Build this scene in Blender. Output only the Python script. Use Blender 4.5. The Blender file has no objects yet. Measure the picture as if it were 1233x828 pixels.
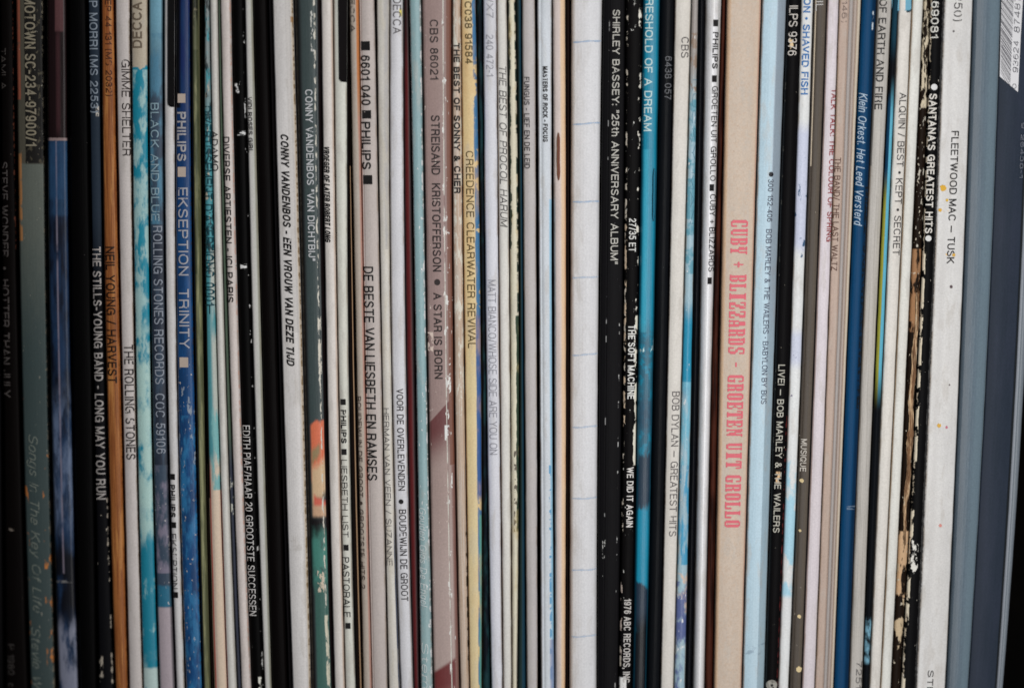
import bpy, math, os, random
from mathutils import Vector, Matrix, noise as mnoise

random.seed(7)
SC = bpy.context.scene
COL = SC.collection
R = math.radians

# ------------------------------------------------------------------ camera
PW, PH = 1233.0, 828.0            # pixel grid used for measuring the shelf
MPP = 0.0002                      # metres per measured pixel on the spine plane
LENS = 60.0
DIST = PW * MPP * LENS / 36.0
PITCH = R(6.0)
cam_d = bpy.data.cameras.new('camera')
cam = bpy.data.objects.new('camera', cam_d)
COL.objects.link(cam)
SC.camera = cam
cam_d.lens = LENS
cam_d.sensor_width = 36.0
cam_d.clip_start = 0.01
cam_d.clip_end = 20.0
FWD = Vector((0, math.cos(PITCH), -math.sin(PITCH)))
UPV = Vector((0, math.sin(PITCH), math.cos(PITCH)))
CP = -FWD * DIST
cam.location = CP
cam.rotation_euler = (R(90) - PITCH, 0, 0)
cam_d.dof.use_dof = True
cam_d.dof.focus_distance = DIST + 0.0005
cam_d.dof.aperture_fstop = 4.4
cam_d.dof.aperture_blades = 7

# ------------------------------------------------------------------ world, lamps, exposure
W = bpy.data.worlds.new('World')
SC.world = W
W.use_nodes = True
bg = W.node_tree.nodes['Background']
bg.inputs[0].default_value = (0.80, 0.86, 1.0, 1)
bg.inputs[1].default_value = 0.045


def area(name, loc, target, sx, sy, power, col):
    d = bpy.data.lights.new(name, 'AREA')
    d.shape = 'RECTANGLE'
    d.size = sx
    d.size_y = sy
    d.energy = power
    d.color = col
    o = bpy.data.objects.new(name, d)
    COL.objects.link(o)
    o.location = loc
    o.rotation_euler = (Vector(target) - Vector(loc)).to_track_quat('-Z', 'Y').to_euler()
    return o


area('added_strip_light', (0.082, -0.235, 0.02), (0.03, 0, 0.0), 0.05, 0.40, 0.72, (1.0, 0.985, 0.975))  # added strip lamp just out of view, placed so light falls off leftwards
SC.view_settings.view_transform = 'Standard'
SC.view_settings.look = 'None'
SC.view_settings.exposure = 0.0
SC.view_settings.gamma = 1.0
SC.cycles.use_denoising = True
SC.cycles.max_bounces = 6
SC.cycles.filter_width = 1.6


# ------------------------------------------------------------------ geometry of the view
def ray(px, py):
    f = LENS / 36.0 * PW
    return (FWD * f + Vector((1, 0, 0)) * (px - PW / 2) - UPV * (py - PH / 2))


def unproj(px, py, y=0.0):
    d = ray(px, py)
    t = (y - CP.y) / d.y
    p = CP + d * t
    return p.x, p.z


def py_of(x, y, z):
    v = Vector((x, y, z)) - CP
    f = LENS / 36.0 * PW
    return PH / 2 - f * v.dot(UPV) / v.dot(FWD)


def base_depth(px):
    """the row of spines falls back a little towards its dim left end"""
    t = max(0.0, (270 - px) / 270.0)
    return 0.0150 * t ** 1.4


# ------------------------------------------------------------------ materials
def s2l(c):
    c = c / 255.0
    return c / 12.92 if c <= 0.04045 else ((c + 0.055) / 1.055) ** 2.4


KA = 1.22


def alb(c, k=KA):
    if sum(c) < 130:
        k *= 0.42                                   # near black inks are darker than they look
    return tuple(min(0.84, s2l(v) * k) for v in c) + (1.0,)


class NT:
    def __init__(self, name):
        self.m = bpy.data.materials.new(name)
        self.m.use_nodes = True
        self.t = self.m.node_tree
        self.b = self.t.nodes['Principled BSDF']

    def n(self, kind, **kw):
        nd = self.t.nodes.new(kind)
        for k, v in kw.items():
            if k.startswith('i_'):
                nd.inputs[int(k[2:])].default_value = v
            else:
                setattr(nd, k, v)
        return nd

    def l(self, a, b):
        self.t.links.new(a, b)

    def math(self, op, a, b):
        nd = self.n('ShaderNodeMath', operation=op)
        for i, v in enumerate((a, b)):
            if isinstance(v, (int, float)):
                nd.inputs[i].default_value = v
            else:
                self.l(v, nd.inputs[i])
        return nd.outputs[0]

    def step(self, v, lo, hi, inv=False):
        nd = self.n('ShaderNodeMapRange', interpolation_type='SMOOTHSTEP')
        nd.inputs['From Min'].default_value = lo
        nd.inputs['From Max'].default_value = hi
        nd.inputs['To Min'].default_value = 1.0 if inv else 0.0
        nd.inputs['To Max'].default_value = 0.0 if inv else 1.0
        self.l(v, nd.inputs['Value'])
        return nd.outputs[0]

    def mix(self, f, a, b):
        nd = self.n('ShaderNodeMix', data_type='RGBA')
        if isinstance(f, (int, float)):
            nd.inputs[0].default_value = f
        else:
            self.l(f, nd.inputs[0])
        for s, v in ((6, a), (7, b)):
            if isinstance(v, tuple):
                nd.inputs[s].default_value = v
            else:
                self.l(v, nd.inputs[s])
        return nd.outputs[2]

    def noise(self, vec, detail=4.0, rough=0.6):
        nd = self.n('ShaderNodeTexNoise')
        nd.inputs['Scale'].default_value = 1.0
        nd.inputs['Detail'].default_value = detail
        nd.inputs['Roughness'].default_value = rough
        self.l(vec, nd.inputs['Vector'])
        return nd.outputs['Fac']


def LY(col, y=None, u=None, thr=None, f=(0.12, 0.03), s=0.03, sy=1.0, su=0.5, jy=0.0, jx=0.0, a=1.0, sl=0.0):
    """one printed, worn or painted shade and highlight layer on a spine: y and u are its extent, thr the noise threshold"""
    return dict(col=col, y=y, u=u, thr=thr, f=f, s=s, sy=sy, su=su, jy=jy, jx=jx, a=a, sl=sl)


def wearL(w=1.6, col=(205, 195, 180), a=0.85, y=None, fy=0.10, thr=0.50):
    return LY(col, y=y, u=(-9, w * .75), thr=thr, f=(0.16, fy * 1.5), s=0.02, jx=w * 4.5, a=a)


def wearR(w=1.6, col=(205, 195, 180), a=0.85, y=None, fy=0.10, thr=0.50):
    return LY(col, y=y, u=(('r', -w * .75), ('r', 9)), thr=thr, f=(0.16, fy * 1.5), s=0.02, jx=w * 4.5, a=a)


def chips(thr=0.68, col=(205, 198, 188), f=(0.28, 0.12), a=0.9, y=None, u=None):
    return LY(col, y=y, u=u, thr=thr, f=f, s=0.012, a=a)


def streaks(thr=0.56, col=(90, 80, 70), a=0.35):
    return LY(col, thr=thr, f=(0.9, 0.012), s=0.08, a=a)


def spine_mat(name, base, wpx, layers, seed, rough=0.55, spec=0.35, grime=0.16, bump=0.25, sheen=0.0):
    N = NT(name)
    uv = N.n('ShaderNodeUVMap')
    sep = N.n('ShaderNodeSeparateXYZ')
    N.l(uv.outputs[0], sep.inputs[0])
    X = N.math('MULTIPLY', sep.outputs[0], float(wpx))
    Y = N.math('MULTIPLY', sep.outputs[1], 1000.0)

    def vec(fx, fy, sd):
        c = N.n('ShaderNodeCombineXYZ')
        N.l(N.math('MULTIPLY', X, fx), c.inputs[0])
        N.l(N.math('MULTIPLY', Y, fy), c.inputs[1])
        c.inputs[2].default_value = sd
        return c.outputs[0]

    dark = tuple(v * 0.62 for v in alb(base)[:3]) + (1,)
    warm = (0.42, 0.34, 0.24, 1)
    g1 = N.noise(vec(0.05, 0.012, seed * 3.1 + 1), 5, 0.65)
    col = N.mix(N.math('MULTIPLY', N.step(g1, 0.40, 0.75), grime * 1.6), alb(base), dark)
    g0 = N.noise(vec(0.02, 0.004, seed * 1.7 + 77), 2, 0.5)
    lum = sum(base) / 3
    if lum > 120:
        col = N.mix(N.math('MULTIPLY', N.step(g0, 0.42, 0.75), 0.10), col, warm)
    for i, L in enumerate(layers):
        nz = N.noise(vec(L['f'][0], L['f'][1], seed * 5.3 + i * 9.7), 4, 0.6)
        m = None

        def mul(m, v):
            return v if m is None else N.math('MULTIPLY', m, v)
        nc = N.math('SUBTRACT', nz, 0.5)
        if L['y'] is not None:
            yy = Y if not L['jy'] else N.math('ADD', Y, N.math('MULTIPLY', nc, L['jy']))
            if L['sl']:
                yy = N.math('ADD', yy, N.math('MULTIPLY', X, L['sl']))
            y0, y1 = L['y']
            if y0 > -200:
                m = mul(m, N.step(yy, y0 - L['sy'], y0 + L['sy']))
            if y1 < 1000:
                m = mul(m, N.step(yy, y1 - L['sy'], y1 + L['sy'], True))
        if L['u'] is not None:
            xx = X if not L['jx'] else N.math('ADD', X, N.math('MULTIPLY', nc, L['jx']))
            uu = [wpx + e[1] if isinstance(e, tuple) else e for e in L['u']]
            if uu[0] > -5:
                m = mul(m, N.step(xx, uu[0] - L['su'], uu[0] + L['su']))
            if uu[1] < wpx + 5:
                m = mul(m, N.step(xx, uu[1] - L['su'], uu[1] + L['su'], True))
        if L['thr'] is not None:
            m = mul(m, N.step(nz, L['thr'] - L['s'], L['thr'] + L['s']))
        if m is None:
            m = 1.0
        if L['a'] < 1 and not isinstance(m, float):
            m = N.math('MULTIPLY', m, L['a'])
        col = N.mix(m, col, alb(L['col']))
    # paper fibre: fine tone and relief
    tc = N.n('ShaderNodeTexCoord')
    fine = N.n('ShaderNodeTexNoise')
    fine.inputs['Scale'].default_value = 2600.0
    fine.inputs['Detail'].default_value = 3.0
    N.l(tc.outputs['Object'], fine.inputs['Vector'])
    hs = N.n('ShaderNodeHueSaturation')
    mr = N.n('ShaderNodeMapRange')
    mr.inputs['From Min'].default_value = 0.25
    mr.inputs['From Max'].default_value = 0.75
    mr.inputs['To Min'].default_value = 0.90
    mr.inputs['To Max'].default_value = 1.08
    N.l(fine.outputs['Fac'], mr.inputs['Value'])
    N.l(mr.outputs[0], hs.inputs['Value'])
    N.l(col, hs.inputs['Color'])
    N.l(hs.outputs[0], N.b.inputs['Base Color'])
    wav = N.noise(vec(0.16, 0.035, seed * 2.2 + 40), 4, 0.6)
    bp = N.n('ShaderNodeBump')
    bp.inputs['Strength'].default_value = bump
    bp.inputs['Distance'].default_value = 0.00035
    N.l(N.math('ADD', N.math('MULTIPLY', wav, 0.7), N.math('MULTIPLY', fine.outputs['Fac'], 0.12)), bp.inputs['Height'])
    N.l(bp.outputs[0], N.b.inputs['Normal'])
    N.b.inputs['Roughness'].default_value = rough
    N.b.inputs['Specular IOR Level'].default_value = spec
    if sheen:
        N.b.inputs['Coat Weight'].default_value = sheen
        N.b.inputs['Coat Roughness'].default_value = 0.28
    return N.m


_plain = {}


def plain_mat(name, c, rough=0.6, spec=0.3, vary=0.25, scale=60.0):
    key = (name, c)
    if key in _plain:
        return _plain[key]
    N = NT(name)
    tc = N.n('ShaderNodeTexCoord')
    nz = N.n('ShaderNodeTexNoise')
    nz.inputs['Scale'].default_value = scale
    nz.inputs['Detail'].default_value = 5
    N.l(tc.outputs['Object'], nz.inputs['Vector'])
    a = alb(c)
    d = tuple(v * (1 - vary) for v in a[:3]) + (1,)
    N.l(N.mix(nz.outputs['Fac'], d, a), N.b.inputs['Base Color'])
    N.b.inputs['Roughness'].default_value = rough
    N.b.inputs['Specular IOR Level'].default_value = spec
    _plain[key] = N.m
    return N.m


def ink_mat(c, worn=0.0, scale=900.0):
    """printing ink; 'worn' is the share rubbed off, where the spine shows through"""
    key = ('ink', c, worn, scale)
    if key in _plain:
        return _plain[key]
    N = NT('printing_ink')
    tc = N.n('ShaderNodeTexCoord')
    nz = N.n('ShaderNodeTexNoise')
    nz.inputs['Scale'].default_value = scale
    nz.inputs['Detail'].default_value = 4
    nz.inputs['Roughness'].default_value = 0.65
    N.l(tc.outputs['Object'], nz.inputs['Vector'])
    a = alb(c)
    d = tuple(v * 0.8 for v in a[:3]) + (1,)
    N.l(N.mix(nz.outputs['Fac'], d, a), N.b.inputs['Base Color'])
    N.b.inputs['Roughness'].default_value = 0.55
    N.b.inputs['Specular IOR Level'].default_value = 0.3
    if worn > 0:
        thr = 0.5 + (0.5 - worn) * 0.36
        N.l(N.step(nz.outputs['Fac'], thr - 0.04, thr + 0.04, True), N.b.inputs['Alpha'])
    _plain[key] = N.m
    return N.m


# ------------------------------------------------------------------ object helpers
def link_mesh(name, verts, faces, mats, parent=None, uvs=None, fmat=None, smooth=False):
    me = bpy.data.meshes.new(name)
    me.from_pydata(verts, [], faces)
    for m in mats:
        me.materials.append(m)
    if uvs is not None:
        lay = me.uv_layers.new(name='UVMap')
        for li, lp in enumerate(me.loops):
            lay.data[li].uv = uvs[lp.vertex_index]
    if fmat is not None:
        me.polygons.foreach_set('material_index', fmat)
    if smooth:
        me.polygons.foreach_set('use_smooth', [True] * len(me.polygons))
    me.update()
    o = bpy.data.objects.new(name, me)
    COL.objects.link(o)
    if parent is not None:
        o.parent = parent
    return o


def tag(o, label, cat, group=None, kind=None):
    if label:
        o['label'] = label
    if cat:
        o['category'] = cat
    if group:
        o['group'] = group
    if kind:
        o['kind'] = kind
    return o


Z0, Z1 = -0.1500, 0.1650
AN = (25.0, 415.0, 803.0)


class Edge:
    """x of a sleeve's edge as a function of height, from three measured points"""
    def __init__(self, a, b, c):
        self.v = (float(a), float(b), float(c))

    def q(self, y):
        (x0, x1, x2), (y0, y1, y2) = self.v, AN
        return (x0 * (y - y1) * (y - y2) / ((y0 - y1) * (y0 - y2)) + x1 * (y - y0) * (y - y2) / ((y1 - y0) * (y1 - y2))
                + x2 * (y - y0) * (y - y1) / ((y2 - y0) * (y2 - y1)))

    def __call__(self, y):
        g = (self.v[2] - self.v[0]) / (AN[2] - AN[0])
        if y < -10:
            return self.q(-10) + g * (y + 10)
        if y > 838:
            return self.q(838) + g * (y - 838)
        return self.q(y)


def sway(z, seed):
    """gentle in and out wave of a long card edge"""
    return mnoise.noise(Vector((z * 14, seed * 1.9, 2.0))) * 0.00012


class Sleeve:
    def __init__(self, t, m, b, base, label, layers=(), dy=None, rc=2.4, bulge=0.00050, grooves=(), side=None,
                 facet=None, panels=(), name='record_sleeve', **mk):
        self.e = [t, m, b]
        self.base = base
        self.label = label
        self.layers = list(layers)
        self.dy = dy
        self.rc = rc
        self.bulge = bulge
        self.grooves = grooves
        self.side = side
        self.facet = facet
        self.panels = panels
        self.name = name
        self.mk = mk
        self.texts = []
        self.extras = []

    def finish_edges(self):
        self.L = Edge(*[p[0] for p in self.e])
        self.R = Edge(*[p[1] for p in self.e])
        self.w = sum(p[1] - p[0] for p in self.e) / 3.0
        self.cx = (self.e[1][0] + self.e[1][1]) / 2
        self.Y = base_depth(self.cx) + self.dy

    def depth(self, u):
        """setback of the spine surface at fraction u of its width"""
        x = u * self.w
        rc = min(self.rc, self.w * 0.45)
        d = min(x, self.w - x)
        r = 0.0
        if d < rc:
            q = (rc - max(d, 0)) / rc
            r += rc * MPP * 1.35 * (1 - math.sqrt(max(0.0, 1 - q * q)))
        r += self.bulge * (2 * u - 1) ** 2
        for (g, wd, dp) in self.grooves:
            r += dp * math.exp(-((u - g) * self.w / wd) ** 2)
        if self.facet:
            f, dp = self.facet
            if u > f:
                r += dp * (u - f) / (1 - f)
        return r

    def pos(self, u, py, lift=0.0, z=None):
        px = self.L(py) * (1 - u) + self.R(py) * u
        yb = base_depth(self.cx)
        x, zz = unproj(px, py, yb)
        return (x, self.Y + self.depth(u) + sway(zz, self.seed) - lift, zz if z is None else z)


GROUP = 'record sleeves standing side by side on the shelf'


def strip_mesh(S, u0, u1, extra_dy, wob, seed):
    """spine surface and sides of a sleeve (or of one board of it) between fractions u0 and u1"""
    w = S.w * (u1 - u0)
    full = (u0 == 0 and u1 == 1)
    us = set([0.0, 1.0])
    rc = min(S.rc, w * 0.45) / w
    for k in range(7):
        q = rc * (1 - math.cos(k / 6 * math.pi / 2))
        us.add(round(q, 5))
        us.add(round(1 - q, 5))
    for k in range(1, 9):
        us.add(k / 9)
    for (g, wd, dp) in S.grooves if full else ():
        for k in (-2, -1.2, -0.6, 0, 0.6, 1.2, 2):
            q = g + k * wd / S.w
            if 0 < q < 1:
                us.add(round(q, 5))
    if S.facet:
        us.add(S.facet[0])
    us = sorted(us)
    rows = 118
    verts, uvs, faces, fm = [], [], [], []
    nc = len(us) + 2
    yb = base_depth(S.cx)
    for r in range(rows + 1):
        z = Z0 + (Z1 - Z0) * r / rows
        x = unproj(S.cx, PH / 2, yb)[0]
        for _ in range(3):
            py = py_of(x, yb, z)
            px = (S.L(py) + S.R(py)) / 2
            x = unproj(px, py, yb)[0]
        lpx, rpx = S.L(py), S.R(py)
        a = lpx + (rpx - lpx) * u0
        b = lpx + (rpx - lpx) * u1
        nl = abs(mnoise.noise(Vector((z * 90, seed * 3.3, 1.0)))) * wob + abs(mnoise.noise(Vector((z * 480, seed * 3.3, 5.0)))) * wob * 0.5
        nr = abs(mnoise.noise(Vector((z * 90, seed * 3.3, 9.0)))) * wob + abs(mnoise.noise(Vector((z * 480, seed * 3.3, 7.0)))) * wob * 0.5
        a += 0.25 + nl
        b -= 0.25 + nr
        xl = unproj(a, py, yb)[0]
        xr = unproj(b, py, yb)[0]
        sw = sway(z, seed)
        row = []
        for u in us:
            if full:
                d = S.depth(u)
            else:
                q = min(u, 1 - u)
                d = 0.0
                if q < rc:
                    t = (rc - q) / rc
                    d = rc * w * MPP * (1 - math.sqrt(max(0.0, 1 - t * t)))
            row.append((xl + (xr - xl) * u, S.Y + extra_dy + d + sw, z))
        verts.append((row[0][0], S.Y + 0.300, z))
        uvs.append((0.0, py / 1000))
        for u, v in zip(us, row):
            verts.append(v)
            uvs.append((u, py / 1000))
        verts.append((row[-1][0], S.Y + 0.300, z))
        uvs.append((1.0, py / 1000))
        if r:
            o0, o1 = (r - 1) * nc, r * nc
            for k in range(nc - 1):
                faces.append((o0 + k, o0 + k + 1, o1 + k + 1, o1 + k))
                fm.append(1 if k in (0, nc - 2) else 0)
    # close bottom, top
    faces.append(tuple(range(nc - 1, -1, -1)))
    fm.append(1)
    faces.append(tuple(rows * nc + k for k in range(nc)))
    fm.append(1)
    return verts, faces, uvs, fm


SLEEVES = []


def S(*a, **k):
    s = Sleeve(*a, **k)
    SLEEVES.append(s)
    return s


# ---- lettering: a plain monoline grotesque drawn as strokes -------------
def ar(cx, cy, rx, ry, a0, a1, n=None):
    n = n or max(3, int(abs(a1 - a0) / 24))
    o = []
    for i in range(n + 1):
        t = R(a0 + (a1 - a0) * i / n)
        c, s_ = math.cos(t), math.sin(t)
        e = .86                                     # slightly squared rounds
        o.append((cx + rx * math.copysign(abs(c) ** e, c), cy + ry * math.copysign(abs(s_) ** e, s_)))
    return o


XH = .72
KERN = {'LT': .2, 'AT': .12, 'LV': .16, 'AV': .14, 'VA': .14, 'TA': .12, 'LY': .18, 'AY': .1, 'LD': .0, 'YL': .05, 'AW': .08, 'WA': .08, 'RT': .05, 'YA': .1}
GL = {
    'A': (.92, [[(0, 0), (.5, 1), (1, 0)], [(.17, .32), (.83, .32)]]),
    'B': (.80, [[(0, 0), (0, 1), (.6, 1)] + ar(.62, .765, .33, .235, 80, -80) + [(.6, .53), (0, .53)], [(.6, .53)] + ar(.66, .265, .34, .265, 80, -90) + [(0, 0)]]),
    'C': (.92, [ar(.5, .5, .5, .5, 42, 318)]),
    'D': (.88, [[(0, 0), (0, 1), (.45, 1)] + ar(.45, .5, .55, .5, 80, -80) + [(.45, 0), (0, 0)]]),
    'E': (.74, [[(1, 1), (0, 1), (0, 0), (1, 0)], [(0, .53), (.9, .53)]]),
    'F': (.70, [[(1, 1), (0, 1), (0, 0)], [(0, .5), (.86, .5)]]),
    'G': (.98, [ar(.5, .5, .5, .5, 45, 350) + [(.99, .5), (.56, .5)], [(.99, .44), (.99, 0)]]),
    'H': (.84, [[(0, 0), (0, 1)], [(1, 0), (1, 1)], [(0, .53), (1, .53)]]),
    'I': (.0, [[(.5, 0), (.5, 1)]]),
    'J': (.58, [[(1, 1), (1, .3)] + ar(.5, .3, .5, .3, 0, -180)]),
    'K': (.84, [[(0, 0), (0, 1)], [(.95, 1), (0, .36)], [(.33, .6), (1, 0)]]),
    'L': (.66, [[(0, 1), (0, 0), (1, 0)]]),
    'M': (1.0, [[(0, 0), (0, 1)], [(0, 1), (.5, .08), (1, 1)], [(1, 1), (1, 0)]]),
    'N': (.84, [[(0, 0), (0, 1)], [(0, 1), (1, 0)], [(1, 0), (1, 1)]]),
    'O': (.96, [ar(.5, .5, .5, .5, 0, 360)]),
    'P': (.78, [[(0, 0), (0, 1), (.6, 1)] + ar(.62, .74, .38, .26, 80, -80) + [(.6, .48), (0, .48)]]),
    'Q': (.96, [ar(.5, .5, .5, .5, 0, 360), [(.62, .24), (1, -.04)]]),
    'R': (.84, [[(0, 0), (0, 1), (.6, 1)] + ar(.6, .75, .37, .25, 80, -80) + [(.6, .5), (0, .5)], [(.56, .5), (.88, .36), (.94, 0)]]),
    'S': (.80, [ar(.5, .75, .46, .25, 25, 180) + [(.12, .62), (.5, .52), (.88, .40)] + ar(.5, .26, .5, .26, 10, -160)]),
    'T': (.78, [[(0, 1), (1, 1)], [(.5, 1), (.5, 0)]]),
    'U': (.82, [[(0, 1), (0, .38)] + ar(.5, .38, .5, .38, 180, 360) + [(1, 1)]]),
    'V': (.86, [[(0, 1), (.5, 0), (1, 1)]]),
    'W': (1.30, [[(0, 1), (.25, 0), (.5, .96), (.75, 0), (1, 1)]]),
    'X': (.86, [[(0, 0), (1, 1)], [(0, 1), (1, 0)]]),
    'Y': (.86, [[(0, 1), (.5, .44), (1, 1)], [(.5, .44), (.5, 0)]]),
    'Z': (.76, [[(0, 1), (1, 1), (0, 0), (1, 0)]]),
    '0': (.68, [ar(.5, .5, .5, .5, 0, 360)]),
    '1': (.34, [[(0, .76), (.55, .82), (1, 1), (1, 0)]]),
    '2': (.68, [ar(.5, .72, .48, .28, 165, 0) + [(.94, .56), (.1, .14), (0, 0), (1, 0)]]),
    '3': (.68, [ar(.47, .76, .45, .24, 160, -80) + [(.4, .53)], [(.4, .53)] + ar(.48, .265, .5, .265, 80, -165)]),
    '4': (.70, [[(.76, 0), (.76, 1), (0, .26), (1, .26)]]),
    '5': (.68, [[(.92, 1), (.2, 1), (.08, .5)] + ar(.48, .33, .5, .33, 130, -160)]),
    '6': (.68, [ar(.52, .70, .46, .30, 30, 150) + [(.02, .5)] + ar(.5, .32, .49, .32, 180, 540)]),
    '7': (.66, [[(0, 1), (1, 1), (.45, .4), (.32, 0)]]),
    '8': (.68, [ar(.5, .76, .43, .24, -90, 270), ar(.5, .27, .5, .27, 90, 450)]),
    '9': (.68, [ar(.5, .68, .49, .32, 0, 360) + [(.97, .45)] + ar(.48, .30, .48, .30, 0, -150)]),
    '&': (.88, [[(1, 0), (.2, .68)] + ar(.42, .82, .24, .18, 200, -20) + [(.5, .56), (.1, .36)] + ar(.38, .22, .36, .22, 150, 300) + [(.9, .42)]]),
    '/': (.42, [[(0, -.02), (1, 1.02)]]),
    ':': (.0, [[(.5, .02), (.5, .06)], [(.5, .6), (.5, .64)]]),
    '.': (.0, [[(.5, .02), (.5, .05)]]),
    ',': (.0, [[(.5, .05), (.4, -.14)]]),
    '-': (.34, [[(0, .4), (1, .4)]]),
    '—': (.95, [[(0, .42), (1, .42)]]),
    '(': (.24, [ar(1, .45, 1, .62, 120, 240)]),
    ')': (.24, [ar(0, .45, 1, .62, 60, -60)]),
    '+': (.64, [[(0, .42), (1, .42)], [(.5, .1), (.5, .74)]]),
    '!': (.0, [[(.5, .26), (.5, 1)], [(.5, .02), (.5, .05)]]),
    "'": (.0, [[(.5, .72), (.5, 1)]]), '’': (.0, [[(.5, .72), (.5, 1)]]),
    '“': (.26, [[(0, .72), (.1, 1)], [(.9, .72), (1, 1)]]), '”': (.26, [[(0, .72), (.1, 1)], [(.9, .72), (1, 1)]]),
    'a': (.60, [ar(.5, .5 * XH, .5, .5 * XH, 0, 360), [(1, XH), (1, 0)]]),
    'b': (.60, [ar(.5, .5 * XH, .5, .5 * XH, 0, 360), [(0, 1), (0, 0)]]),
    'c': (.56, [ar(.5, .5 * XH, .5, .5 * XH, 45, 315)]),
    'd': (.60, [ar(.5, .5 * XH, .5, .5 * XH, 0, 360), [(1, 1), (1, 0)]]),
    'e': (.60, [[(.02, .37), (1, .37)] + ar(.5, .5 * XH, .5, .5 * XH, 0, 320)]),
    'f': (.36, [ar(1, .8, .6, .2, 90, 180) + [(.4, 0)], [(0, XH), (1, XH)]]),
    'g': (.60, [ar(.5, .5 * XH, .5, .5 * XH, 0, 360), [(1, XH), (1, -.1)] + ar(.5, -.1, .5, .2, 0, -160)]),
    'h': (.56, [[(0, 0), (0, 1)], [(0, .45)] + ar(.5, .45, .5, .27, 180, 0) + [(1, 0)]]),
    'i': (.0, [[(.5, 0), (.5, XH)], [(.5, .92), (.5, .98)]]),
    'k': (.54, [[(0, 0), (0, 1)], [(.9, XH), (0, .26)], [(.35, .42), (1, 0)]]),
    'l': (.0, [[(.5, 0), (.5, 1)]]),
    'm': (.92, [[(0, 0), (0, XH)], [(0, .48)] + ar(.25, .48, .25, .24, 180, 0) + [(.5, 0)], [(.5, .48)] + ar(.75, .48, .25, .24, 180, 0) + [(1, 0)]]),
    'n': (.56, [[(0, 0), (0, XH)], [(0, .45)] + ar(.5, .45, .5, .27, 180, 0) + [(1, 0)]]),
    'o': (.60, [ar(.5, .5 * XH, .5, .5 * XH, 0, 360)]),
    'r': (.36, [[(0, 0), (0, XH)], [(0, .40)] + ar(1, .40, 1, .32, 180, 90)]),
    's': (.52, [ar(.5, .54, .46, .18, 25, 180) + [(.5, .37), (.9, .28)] + ar(.5, .19, .5, .19, 10, -160)]),
    't': (.34, [[(.45, .95), (.45, .18)] + ar(.95, .2, .5, .2, 180, 270), [(0, XH), (1, XH)]]),
    'u': (.56, [[(0, XH), (0, .27)] + ar(.5, .27, .5, .27, 180, 360) + [(1, XH)], [(1, .3), (1, 0)]]),
    'v': (.56, [[(0, XH), (.5, 0), (1, XH)]]),
    'w': (.84, [[(0, XH), (.25, 0), (.5, XH * .95), (.75, 0), (1, XH)]]),
    'y': (.56, [[(0, XH), (.5, 0)], [(1, XH), (.4, -.2), (.1, -.26)]]),
}
DISC = {'●': (.72, .5, .36), '•': (.38, .46, .19), '·': (.24, .44, .11)}


def ribbon(pts, wd):
    """outline quads of a stroke with square ends and mitred bends"""
    p = [pts[0]]
    for q in pts[1:]:
        if (q[0] - p[-1][0]) ** 2 + (q[1] - p[-1][1]) ** 2 > .02:
            p.append(q)
    if len(p) < 2:
        return [], []
    closed = len(p) > 6 and (p[0][0] - p[-1][0]) ** 2 + (p[0][1] - p[-1][1]) ** 2 < .04
    h = wd / 2

    def un(a_, b_):
        dx, dy = b_[0] - a_[0], b_[1] - a_[1]
        l_ = math.hypot(dx, dy) or 1
        return dx / l_, dy / l_
    if not closed:
        d = un(p[0], p[1])
        p[0] = (p[0][0] - d[0] * h, p[0][1] - d[1] * h)
        d = un(p[-2], p[-1])
        p[-1] = (p[-1][0] + d[0] * h, p[-1][1] + d[1] * h)
    vs = []
    n = len(p)
    for i in range(n):
        if closed and i in (0, n - 1):
            d0, d1 = un(p[-2], p[-1]), un(p[0], p[1])
        else:
            d0 = un(p[i - 1], p[i]) if i else un(p[0], p[1])
            d1 = un(p[i], p[i + 1]) if i < n - 1 else d0
        nx, ny = -(d0[1] + d1[1]), d0[0] + d1[0]
        l_ = math.hypot(nx, ny)
        if l_ < .3:
            nx, ny, m = -d0[1], d0[0], 1
        else:
            nx, ny = nx / l_, ny / l_
            m = 1 / max(.5, abs(nx * -d0[1] + ny * d0[0]))
        vs += [(p[i][0] + nx * h * m, p[i][1] + ny * h * m), (p[i][0] - nx * h * m, p[i][1] - ny * h * m)]
    return vs, [(2 * i, 2 * i + 1, 2 * i + 3, 2 * i + 2) for i in range(n - 1)]


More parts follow.
